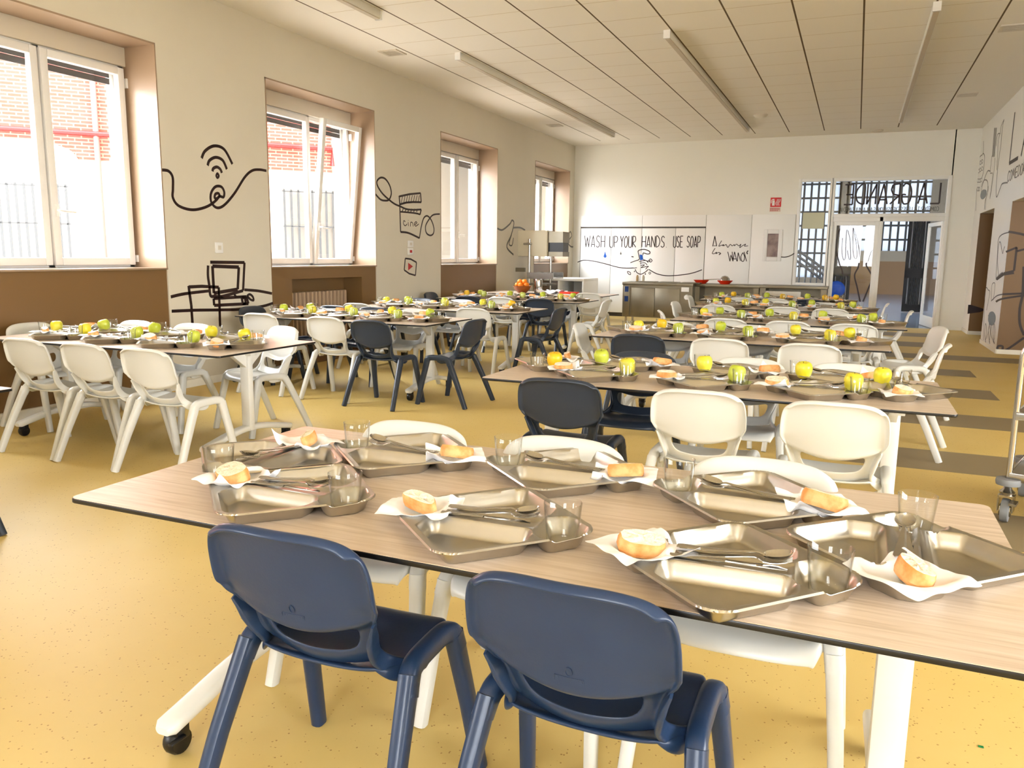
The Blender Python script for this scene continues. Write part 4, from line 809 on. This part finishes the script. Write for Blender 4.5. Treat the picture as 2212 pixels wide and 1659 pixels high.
chair('d', 'LT4', 'n1', xat(1007, 9.15), 9.15); chair('w', 'LT4', 'n2', xat(1078, 9.15), 9.15); chair('d', 'LT4', 'n3', xat(1161, 9.12), 9.12); chair('w', 'LT4', 'R', -2.74, 9.5, 90)
chair('w', 'LT4', 'f1', xat(1097, 10.5), 10.5, 180); chair('d', 'LT4', 'f2', xat(1157, 10.5), 10.5, 180); chair('w', 'LT4', 'f3', xat(1222, 10.5), 10.5, 180); chair('w', 'LT5', 'n3', xat(1267, 10.97), 10.97); chair('d', 'LT4', 'L', xat(923, 9.8), 9.8, -90)
chair('d', 'LT0', 'R', -3.34, 1.95, 90)
# ------------------------------------------------------------------ tables
TLn, TD, TH = 2.015, .89, .66
def make_table():
    o = empty('canteen_table', (0, 0, 0), 0, 'tmp', 'table', 'folding canteen tables')
    def rr(a): return rrect(TLn-a, TD-a, .02, 3)
    m = MB(); m.prism(rr(0), TH-.0125, TH-.001); m.build('edge_band', DARK, o, bevel=.002)
    m = MB(); m.prism(rr(.003), TH-.0011, TH); m.build('tabletop', WOOD, o)
    m = MB(); m.box((-TLn/2+.14, -.03, TH-.055), (TLn/2-.14, .03, TH-.0125)); m.build('under_beam', WHITEM, o, bevel=.004)
    for s in (-1, 1):
        x = s*(TLn/2-.205)
        MB().box((x-.034, -.022, .13), (x+.034, .022, TH-.03)).build('leg_column', WHITEM, o, bevel=.006)
        m = MB(); m.box((x-.03, -TD/2+.1, TH-.04), (x+.03, TD/2-.1, TH-.0125)); m.add([(x-.02, -.14, TH-.04), (x+.02, -.14, TH-.04), (x+.02, -.02, TH-.13), (x-.02, -.02, TH-.13), (x-.02, .14, TH-.04), (x+.02, .14, TH-.04), (x+.02, .02, TH-.13), (x-.02, .02, TH-.13)], [(0, 1, 2, 3), (4, 7, 6, 5), (3, 2, 6, 7), (0, 4, 5, 1), (0, 3, 7, 4), (1, 5, 6, 2)]); m.build('top_bracket', WHITEM, o, bevel=.003)
        for sg in (-1, 1): MB().lathe([(.016, TH-.032), (.016, TH-.0125)], 10, (x, sg*(TD/2-.12), 0)).build('black_stop', DARK, o)
        pth = cat_rom([(x, -.40, .082), (x, -.30, .102), (x, -.15, .132), (x, 0, .145), (x, .15, .132), (x, .30, .102), (x, .40, .082)], 4)
        m = MB(); m.tube(pth, 0, prof=rrect(.064, .036, .014, 3), upv=(1, 0, 0) if False else (0, 0, 1), rs=[.62]+[1]*(len(pth)-2)+[.62]); m.build('foot_beam', WHITEM, o, smooth=50)
        for sg in (-1, 1):
            cst = MB().lathe([(.01, -.02), (.030, -.018), (.034, -.01), (.034, .01), (.030, .018), (.01, .02)], 20, (x, sg*.355, .034), 'x').build('caster', DARK, o, smooth=40)
            m = MB(); m.box((x-.024, sg*.355-.02, .04), (x+.024, sg*.355+.02, .082)); m.box((x+.02, sg*.355-.05, .05), (x+.035, sg*.355+.0, .058)); m.build('caster_housing', DARK, cst, bevel=.004)
    return o
tb0 = make_table()
TAB = {'RT1': (.337, 1.257), 'RT2': (.40, 3.40), 'RT3': (.25, 5.62), 'RT4': (.436, 7.45), 'RT5': (.25, 9.5), 'RT6': (.03, 11.3), 'LT0': (-3.235, 1.328), 'LT1': (-3.25, 3.42), 'LT2': (-3.22, 5.72), 'LT3': (-3.10, 7.38), 'LT4': (-3.15, 9.45), 'LT5': (-3.36, 11.2)}
for i, (k, (xr, y0)) in enumerate(TAB.items()):
    c = tb0 if i == 0 else dup(tb0)
    c.location = (xr-TLn/2, y0+TD/2, 0); c['label'] = {'RT1': 'large front table with pale wood top and black edge', 'LT0': 'table with only its corner showing at the left edge'}.get(k, 'wood-topped canteen table, '+TN[k].replace('the ', '', 1)+' counting from the camera')
# ------------------------------------------------------------------ compartment trays
K = 1.127
def rpoly(pts): return [(x*K, y*K) for x, y in pts]
def sdpoly(px, py, P):
    d = 1e9; inside = False; n = len(P)
    for i in range(n):
        ax, ay = P[i]; bx_, by_ = P[(i+1) % n]; ex, ey = bx_-ax, by_-ay; wx, wy = px-ax, py-ay
        t = max(0, min(1, (wx*ex+wy*ey)/(ex*ex+ey*ey))); dx, dy = wx-ex*t, wy-ey*t; d = min(d, dx*dx+dy*dy)
        if (ay > py) != (by_ > py) and px < (bx_-ax)*(py-ay)/(by_-ay)+ax: inside = not inside
    return -math.sqrt(d) if inside else math.sqrt(d)
def inset(P, r):
    cx = sum(p[0] for p in P)/len(P); cy_ = sum(p[1] for p in P)/len(P); out = []
    n = len(P)
    for i in range(n):
        a, b, c = Vector(P[i-1]), Vector(P[i]), Vector(P[(i+1) % n]); e1 = (b-a).normalized(); e2 = (c-b).normalized()
        n1 = Vector((-e1.y, e1.x)); n2 = Vector((-e2.y, e2.x)); k = (n1+n2); k = k/(k.length_squared/2) if k.length > 1e-6 else n1
        out.append((b.x+k.x*r, b.y+k.y*r))
    return out
RW = .030
WB = rpoly([(-.108, -.030), (-.108, -.098), (0, -.204), (.112, -.098), (.112, -.030)]); WT = [(-x, -y) for x, y in WB]
WRr = rpoly([(.098, -.052), (.14, -.090), (.196, -.03), (.196, .012), (.14, .072), (.098, .034)]); WL = [(-x, -y) for x, y in WRr]
WELLS = [inset(P, RW+.0035) for P in (WB, WT, WRr, WL)]
RIM = .034
def smooth(t): t = max(0, min(1, t)); return t*t*(3-2*t)
def tray_h(x, y):
    h = RIM
    for P in WELLS:
        d = sdpoly(x, y, P)-RW
        t_ = max(0, min(1, -d/.0205)); h = min(h, RIM*(1-(1.25*t_-.25*t_*t_ if t_ < .5 else .5625+.4375*(1-((1-t_)*2)**2)))+.001)
    if h > RIM-.002 and abs(y) < .03 and abs(x) < .12: h -= .006*smooth((.03-abs(y))/.012)*smooth((.12-abs(x))/.02)
    return h
DH, RC = .2487, .056; SD = DH*math.sqrt(2)/2
def outline(a, b):                           # square side 2*SD with rounded corners in rotated axes
    lim = SD-RC
    if abs(a) > lim and abs(b) > lim:
        dx, dy = abs(a)-lim, abs(b)-lim; L = math.hypot(dx, dy)
        if L > RC: a = math.copysign(lim+dx/L*RC, a); b = math.copysign(lim+dy/L*RC, b)
    return a, b
def make_tray():
    n = 132; m = MB()
    def fn(u, v):
        a, b = outline((u*2-1)*SD, (v*2-1)*SD); x, y = (a-b)*.70710678, (a+b)*.70710678
        e = min(SD-abs(a), SD-abs(b)); h = tray_h(x, y)
        lim = SD-RC
        if abs(a) > lim and abs(b) > lim: e = RC-math.hypot(abs(a)-lim, abs(b)-lim)
        if e < .0036: h += .0009
        if e < .0008: h -= .0034
        return (x, y, h)
    m.grid(n, n, fn)
    return m.build('compartment_tray', STEEL, smooth=38, mods=[('SOLIDIFY', dict(thickness=.0012, offset=-1))])
tray0 = make_tray()
# drinking glass
def gl():
    o = [(.0005, .0), (.026, .0), (.0305, .004), (.0318, .014), (.0328, .028), (.0336, .034), (.0362, .06), (.0388, .088), (.0385, .0905), (.0372, .0895), (.0346, .06), (.0318, .034), (.0300, .022), (.027, .0125), (.016, .0105), (.0005, .010)]
    return MB().lathe(o, 48, mod=lambda i, a: 1+(.018*math.cos(12*a) if 2 <= i <= 4 else 0)).build('drinking_glass', GLASSM, smooth=50)
glass0 = gl()
# apples
def apple(mt, nm, seed):
    rnd = random.Random(seed); pf = [(.001, -.026), (.010, -.030), (.019, -.034), (.028, -.029), (.035, -.017), (.0385, -.002), (.039, .008), (.0375, .018), (.033, .027), (.025, .033), (.016, .034), (.009, .030), (.004, .023), (.001, .021)]
    k = [rnd.uniform(-.02, .02) for _ in range(3)]
    def md(i, a): return 1+.018*math.cos(5*a+1)*(1-abs(i-6)/8)+k[0]*math.cos(a)+k[1]*math.sin(2*a)
    pf = [(r_, z_*1.12) for r_, z_ in pf]; o = MB().lathe(pf, 30, mod=md).build('apple', mt, smooth=70); MB().tube([(0, 0, .020), (.001, 0, .030), (.004, .001, .041)], .0016, 6).build('apple_stem', STEM, o)
    return o
apples0 = {k: apple(v, k, i) for i, (k, v) in enumerate(AP.items())}
# bread slices
def bread(seed, kind):
    rnd = random.Random(seed); m = MB(); c = MB(); L, W, T = .046, .026, .032
    n = 26
    if kind == 'round': L, W, T = .050, .034, .034
    ring = []
    for k in range(n):
        a = 2*math.pi*k/n; x = L*math.copysign(abs(math.cos(a))**.8, math.cos(a)); y = W*math.copysign(abs(math.sin(a))**.8, math.sin(a))
        if kind == 'half' and y < 0: y *= .35
        s = 1+rnd.uniform(-.03, .03); ring.append((x*s, y*s))
    for z0, z1, f0, f1 in ((0, .25, .93, 1), (.25, .75, 1, 1), (.75, 1, 1, .93)):
        m.add([(x*f0, y*f0, T*z0) for x, y in ring]+[(x*f1, y*f1, T*z1) for x, y in ring], [(i, (i+1) % n, n+(i+1) % n, n+i) for i in range(n)])
    for z, f in ((0.0, .93), (T, .93)):
        vs = [(0, W*.1, z+rnd.uniform(-.001, .002))]
        for fr in (.35, .7, 1.0): vs += [(x*f*fr, y*f*fr, z+(rnd.uniform(-.0025, .0025) if fr < 1 else 0)) for x, y in ring]
        fs = [(0, 1+i, 1+(i+1) % n) for i in range(n)]
        for r in range(2): fs += [(1+r*n+i, 1+(r+1)*n+i, 1+(r+1)*n+(i+1) % n, 1+r*n+(i+1) % n) for i in range(n)]
        c.add(vs, fs)
    o = c.build('bread_slice', CRUMB, smooth=60); m.build('bread_crust', CRUST, o, smooth=60)
    return o
breads0 = [bread(1, 'oval'), bread(2, 'half'), bread(3, 'round')]
# paper napkins
def napkin(seed, size=.162, lift=.045, rot=0.4, ctr=(-.162, .006)):
    rnd = random.Random(seed); ph = [rnd.uniform(0, 6.28) for _ in range(4)]; n = 22; ca, sa = math.cos(rot), math.sin(rot); ups = [rnd.uniform(.2, 1), rnd.uniform(-.1, .8), rnd.uniform(.3, 1), rnd.uniform(-.2, .6)]
    def fn(u, v):
        a, b = (u-.5)*size, (v-.5)*size*.92; x = ctr[0]+a*ca-b*sa; y = ctr[1]+a*sa+b*ca; r = math.hypot(a, b)
        hh = 0
        for dx, dy in ((0, 0), (.012, 0), (-.012, 0), (0, .012), (0, -.012)): hh += tray_h(x+dx, y+dy)/5
        aa, bb = (x+y)*.7071, (y-x)*.7071; e = max(abs(aa), abs(bb))-SD
        h = max(tray_h(x, y), .5*hh+.35*RIM)+.0035
        if e > 0: h = RIM+.004-.15*e
        h += .0035*math.sin(60*a+ph[0]+25*b)*smooth(r/.05)*.8+.002*math.sin(95*b+ph[1])
        cnr = (u-.5)*2, (v-.5)*2; kk = max(0, abs(cnr[0])+abs(cnr[1])-1.05); q_ = (0 if cnr[0] > 0 else 1)+(0 if cnr[1] > 0 else 2)
        if e <= 0 or ups[q_] > .5: h += lift*kk*kk*ups[q_]*1.3
        return (x, y, max(h, tray_h(x, y)+.003 if e <= 0 else h))
    m = MB(); m.grid(n, n, fn); return m.build('paper_napkin', PAPER, smooth=80, mods=[('SOLIDIFY', dict(thickness=.0008, offset=1)), ('SUBSURF', dict(levels=1, render_levels=1))])
napkins0 = [napkin(11, rot=.5), napkin(12, rot=1.2, lift=.07), napkin(13, rot=.15, lift=.055), napkin(14, rot=.8, lift=.02, size=.165)]
# cutlery along local x, head at +x
def spoon():
    m = MB()
    def hd(u, v):
        a = v*math.pi; r = .0195*math.sin(a)**.75 if 0 < v < 1 else .0; x = .064+.052*(1-math.cos(a))/2*1.0; y = (u*2-1)*r
        z = .004-.011*(1-(u*2-1)**2)*math.sin(a) + .012*(v-.1)
        return (x, y, z+.004)
    m.grid(9, 13, hd)
    pts = [(-.092, 0), (-.06, .0), (-.02, .001), (.03, .006), (.055, .009), (.068, .005)]
    def hn(u, v):
        k = v*(len(pts)-1); i = min(int(k), len(pts)-2); f_ = k-i; x = pts[i][0]*(1-f_)+pts[i+1][0]*f_; z = pts[i][1]*(1-f_)+pts[i+1][1]*f_
        wd_ = (.0085*(1-smooth(v*1.15))+.0032)*(1 if v > .04 else .7); return (x, (u*2-1)*wd_, z+.002*(1-(u*2-1)**2))
    m.grid(5, 20, hn); return m.build('spoon', STEELB, smooth=70, mods=[('SOLIDIFY', dict(thickness=.0018, offset=0))])
def fork():
    m = MB(); pts = [(-.092, 0), (-.06, .0), (-.02, .001), (.03, .006), (.05, .007), (.066, .002)]
    def hn(u, v):
        k = v*(len(pts)-1); i = min(int(k), len(pts)-2); f_ = k-i; x = pts[i][0]*(1-f_)+pts[i+1][0]*f_; z = pts[i][1]*(1-f_)+pts[i+1][1]*f_
        wd_ = .0085*(1-smooth(v*1.2))+.003+(.0085*smooth((v-.86)/.14)); return (x, (u*2-1)*wd_, z)
    m.grid(5, 26, hn)
    for k in range(4):
        y = -.0098+k*.0065; m.grid(2, 5, lambda u, v, y=y: (.065+.05*v, y+(u*2-1)*.0017*(1-.4*v), .002-.004*math.sin(v*2.2)+.010*v*v))
    return m.build('fork', STEELB, smooth=70, mods=[('SOLIDIFY', dict(thickness=.0018, offset=0))])
def knife():
    m = MB(); m.grid(3, 14, lambda u, v: (-.1+.10*v, (u*2-1)*(.0075-.002*v), .003+.0025*(1-(u*2-1)**2)))
    m.grid(3, 14, lambda u, v: (.0+.108*v, -.0055+u*.014*(1-.75*smooth((v-.8)/.2)), .003))
    return m.build('table_knife', STEELB, smooth=60, mods=[('SOLIDIFY', dict(thickness=.0022, offset=0))])
cut0 = {'spoon': spoon(), 'fork': fork(), 'knife': knife()}
first = {}
def place(proto, key, loc, rot, label, cat, group):
    if key not in first: first[key] = 1; c = proto; c.location = loc; c.rotation_euler = rot
    else: c = dup(proto, loc, rot)
    c['label'] = label; c['category'] = cat; c['group'] = group; return c
REL = dict(L=(-1.87, .50, -90), n1=(-1.51, .24, 0), f1=(-1.44, .65, 180), n2=(-1.0, .24, 0), f2=(-.96, .65, 180), n3=(-.50, .24, 0), f3=(-.44, .65, 180), R=(-.19, .40, 90))
RT1P = {'L': (-1.44, 1.69, -90), 'n1': (-1.195, 1.466, 0), 'n2': (-.676, 1.466, 0), 'n3': (-.175, 1.43, 0), 'f1': (-1.14, 1.90, 180), 'f2': (-.665, 1.92, 180), 'f3': (-.195, 1.875, 180), 'R': (.133, 1.655, 90)}
APX = {'RT2': dict(L=(1176, 773, 'o'), f1=(1299, 765, 'g'), f2=(1522, 779, 'y'), f3=(1735, 795, 'y'), n1=(1355, 786, 'y'), n2=(1592, 804, 'g'), n3=(1842, 826, 'y'), R=(1917, 808, 'y')),
       'RT3': dict(L=(1378, 701, 'y'), f1=(1432, 698, 'o'), n1=(1465, 710, 'g'), f2=(1549, 704, 'g'), n2=(1622, 714, 'g'), f3=(1716, 712, 'y'), n3=(1797, 723, 'y'), R=(1857, 720, 'y')),
       'RT4': dict(L=(1521, 672, 'y'), f1=(1552, 669, 'g'), n1=(1604, 677, 'g'), f2=(1662, 674, 'g'), n2=(1715, 680, 'y'), f3=(1778, 679, 'g'), n3=(1863, 685, 'g'), R=(1884, 682, 'g')),
       'RT5': dict(L=(1534, 649, 'g'), f1=(1570, 646, 'o'), n1=(1611, 651, 'y'), f2=(1649, 651, 'y'), n2=(1711, 655, 'g'), f3=(1757, 653, 'g'), n3=(1813, 659, 'y'), R=(1849, 658, 'g')),
       'RT6': dict(L=(1558, 636, 'g'), f1=(1584, 634, 'o'), n1=(1616, 638, 'g'), f2=(1655.6, 637, 'g'), n2=(1692, 640, 'o'), f3=(1745, 638, 'g'), n3=(1782, 643, 'o'), R=(1812, 643, 'o')),
       'LT1': dict(L=(116, 700, 'y'), n1=(183, 708, 'y'), f1=(223, 699, 'g'), n2=(295, 717, 'g'), f2=(335, 707, 'g'), n3=(419, 730, 'g'), f3=(457, 712, 'y'), R=(528, 723, 'y')),
       'LT2': dict(L=(614, 660, 'g'), f1=(671, 657, 'g'), n1=(675, 665, 'y'), f2=(753, 663, 'y'), n2=(764, 669, 'g'), f3=(841.5, 668, 'y'), n3=(865, 675, 'g'), R=(929, 672, 'g')),
       'LT3': dict(L=(834, 645, 'y'), f1=(880, 643, 'g'), n1=(885, 647, 'g'), f2=(960, 646, 'g'), n2=(961, 650, 'y'), f3=(1042, 651, 'y'), n3=(1063, 657, 'g'), R=(1106, 654, 'o')),
       'LT4': dict(L=(1008, 630, 'o'), f1=(1040.6, 629, 'g'), n1=(1045, 634, 'g'), f2=(1099, 634, 'g'), n2=(1129, 637, 'g'), f3=(1172.5, 637, 'g'), n3=(1212, 640, 'y'), R=(1241, 639, 'g'))}
CN = {'g': 'green', 'y': 'yellow', 'o': 'orange'}
APL, GLL = Vector((.142, .062, 0)), Vector((.170, -.022, 0))
rnd = random.Random(5)
for tk in ['RT1', 'RT2', 'RT3', 'RT4', 'RT5', 'RT6', 'LT1', 'LT2', 'LT3', 'LT4']:
    xr, y0 = TAB[tk]; pos = {}
    for s, (rx, ry, rz) in REL.items():
        if tk == 'RT1': x, y, rz = RT1P[s]
        else:
            x, y = xr+rx, y0+ry; R3 = Matrix.Rotation(math.radians(rz), 3, 'Z'); a = R3 @ APL
            px, py, _ = APX[tk][s]; y += rnd.uniform(-.01, .01)
            d_ = ray(px, py); tx = d_.x/d_.y*(y+a.y)-a.x            # slide along the table to where the photo shows it
            x = max(x-.13, min(x+.13, tx))
            x = max(xr-TLn+.19, min(xr-.19, x))
        pos[s] = [x, y, rz+rnd.uniform(-3, 3)]
    if tk != 'RT1':                          # keep the trays apart
        for _ in range(60):
            ks = list(pos)
            for i in range(len(ks)):
                for j in range(i+1, len(ks)):
                    a, b = pos[ks[i]], pos[ks[j]]; dx, dy = b[0]-a[0], b[1]-a[1]; L = abs(dx)+abs(dy)
                    if L < .452:
                        k = (.452-L)/2+.001; sx = 1 if dx >= 0 else -1
                        a[0] -= sx*k*.8; b[0] += sx*k*.8; sy = 1 if dy >= 0 else -1; a[1] -= sy*k*.3; b[1] += sy*k*.3
            for s in pos: pos[s][0] = max(xr-TLn+.15, min(xr-.15, pos[s][0])); pos[s][1] = max(y0+.2, min(y0+TD-.2, pos[s][1]))
    far = tk in ('RT4', 'RT5', 'RT6', 'LT3', 'LT4')
    for s, (x, y, rz) in pos.items():
        R3 = Matrix.Rotation(math.radians(rz), 3, 'Z'); c0 = Vector((x, y, TH)); wh = ' at the '+SN[s]+' of '+TN[tk]; r = math.radians(rz)
        place(tray0, 'tray', c0, (0, 0, r), 'steel compartment tray'+wh, 'tray', 'steel compartment trays')
        g = c0+R3 @ (GLL+Vector((0, 0, .0022))); place(glass0, 'glass', g, (0, 0, rnd.uniform(0, 6)), 'drinking glass'+wh, 'glass', 'drinking glasses on the trays')
        ki = rnd.randrange(4) if tk != 'RT1' else {'n1': 1, 'n2': 2, 'n3': 3, 'R': 3, 'f1': 0, 'f2': 2, 'f3': 0, 'L': 1}[s]
        place(napkins0[ki], 'nap%d' % ki, c0, (0, 0, r), 'white paper napkin'+wh, 'napkin', 'paper napkins')
        bi = rnd.randrange(3) if tk != 'RT1' else {'n1': 2, 'n2': 1, 'n3': 0, 'R': 0, 'f1': 1, 'f2': 0, 'f3': 2, 'L': 1}[s]
        bp_ = c0+R3 @ Vector((-.165, .004, .014))
        place(breads0[bi], 'bread%d' % bi, bp_+Vector((0, 0, .012)), (math.radians(16), math.radians(rnd.uniform(-8, 8)), r+rnd.uniform(-.5, .5)), 'piece of bread'+wh, 'bread', 'pieces of bread')
        if tk != 'RT1':
            col = APX[tk][s][2]; cn = {'g': 'green', 'y': 'yellow', 'o': 'orange'}[col]
            place(apples0[cn], 'ap'+cn, c0+R3 @ (APL+Vector((0, 0, .059))), (rnd.uniform(-.2, .2), rnd.uniform(-.2, .2), rnd.uniform(0, 6)), {'g': 'green apple', 'y': 'yellow apple', 'o': 'orange-yellow apple'}[col]+wh, 'apple', 'apples on the trays')
        for nm, dy, dz, da in (('knife', -.014, .003, -2), ('fork', .002, .008, 2), ('spoon', .012, .014, -5)):
            if far and nm == 'knife': continue
            place(cut0[nm], nm, c0+R3 @ Vector((-.005, dy, RIM-.004+dz)), (0, math.radians(-2), r+math.radians(da+rnd.uniform(-3, 3))), 'steel '+nm+wh, nm if nm != 'knife' else 'table knife', {'knife': 'table knives', 'fork': 'forks', 'spoon': 'spoons'}[nm]+' on the trays')
if 'aporange' not in first: pass
# ------------------------------------------------------------------ things on the farthest left table
yb = 11.55; pb = onY(1128, 630, yb)
bo = tag(MB().lathe([(.06, 0), (.07, .004), (.12, .05), (.15, .11), (.146, .11), (.115, .052), (.05, .012)], 28, (pb.x, yb, TH)).build('fruit_bowl', BOWLM, smooth=50), 'amber bowl heaped with oranges on the farthest left table', 'bowl')
org = MB().lathe([(.001, -.04)]+[(.042*math.sin(a), -.042*math.cos(a)) for a in [math.pi*k/10 for k in range(1, 10)]]+[(.001, .04)], 18).build('orange', ORANGE, smooth=60)
sp = [(-.075, -.02, .12), (.0, -.07, .12), (.075, -.02, .12), (.05, .06, .12), (-.05, .06, .12), (-.035, -.02, .17), (.045, -.01, .172), (.0, .06, .165)]
for k, (x, y, z) in enumerate(sp):
    c = org if k == 0 else dup(org); c.location = (pb.x+x, yb+y, TH+z); tag(c, 'orange heaped in the amber fruit bowl', 'orange', 'oranges in the bowl')
px_ = onY(1157, 615, 11.5); tag(MB().lathe([(.03, 0), (.062, .0), (.066, .01), (.062, .12), (.064, .2), (.06, .215), (.055, .2), (.055, .02), (.03, .01)], 26, (px_.x, 11.62, TH)).build('steel_jug', STEELB, smooth=40), 'tall steel jug right of the fruit bowl', 'jug')
for k, (px, y, sz, lab) in enumerate(((1186, 11.5, .17, 'crumpled white paper left of two on the farthest left table'), (1203, 11.65, .15, 'crumpled white paper right of two on the farthest left table'))):
    p = onY(px, 630, y); r2 = random.Random(k); m = MB(); m.grid(14, 14, lambda u, v: ((u-.5)*sz*1.9, (v-.5)*sz*1.4, .03+.03*math.sin(u*7+k)*math.cos(v*5)+r2.uniform(0, .008)))
    tag(m.build('crumpled_paper', PAPER, smooth=70, loc=(p.x, y, TH), mods=[('SOLIDIFY', dict(thickness=.001))]), lab, 'paper')
p = onY(1230, 628, 11.6); m = MB(); m.box((-.13, -.1, 0), (.13, .1, .035)); tag(m.build('red_box', REDP, loc=(p.x, 11.6, TH), bevel=.01), 'flat red box beside the crumpled paper', 'box')
# green scrap on the floor
p = onZ(2119, 1614, 0); tag(MB().box((-.006, -.004, 0), (.006, .005, .0015)).build('green_scrap', mat('green_scrap_paint', (20, 120, 60), .6), loc=(p.x, p.y, .0005)), 'tiny green scrap on the yellow floor, bottom right', 'scrap')
# objects that were only used as patterns and never placed
for k, o in apples0.items():
    if 'label' not in o:
        for c in list(o.children): bpy.data.objects.remove(c)
        bpy.data.objects.remove(o)
for o in list(bpy.data.objects):
    if o.get('label') == 'tmp':
        for c in list(o.children): bpy.data.objects.remove(c)
        bpy.data.objects.remove(o)
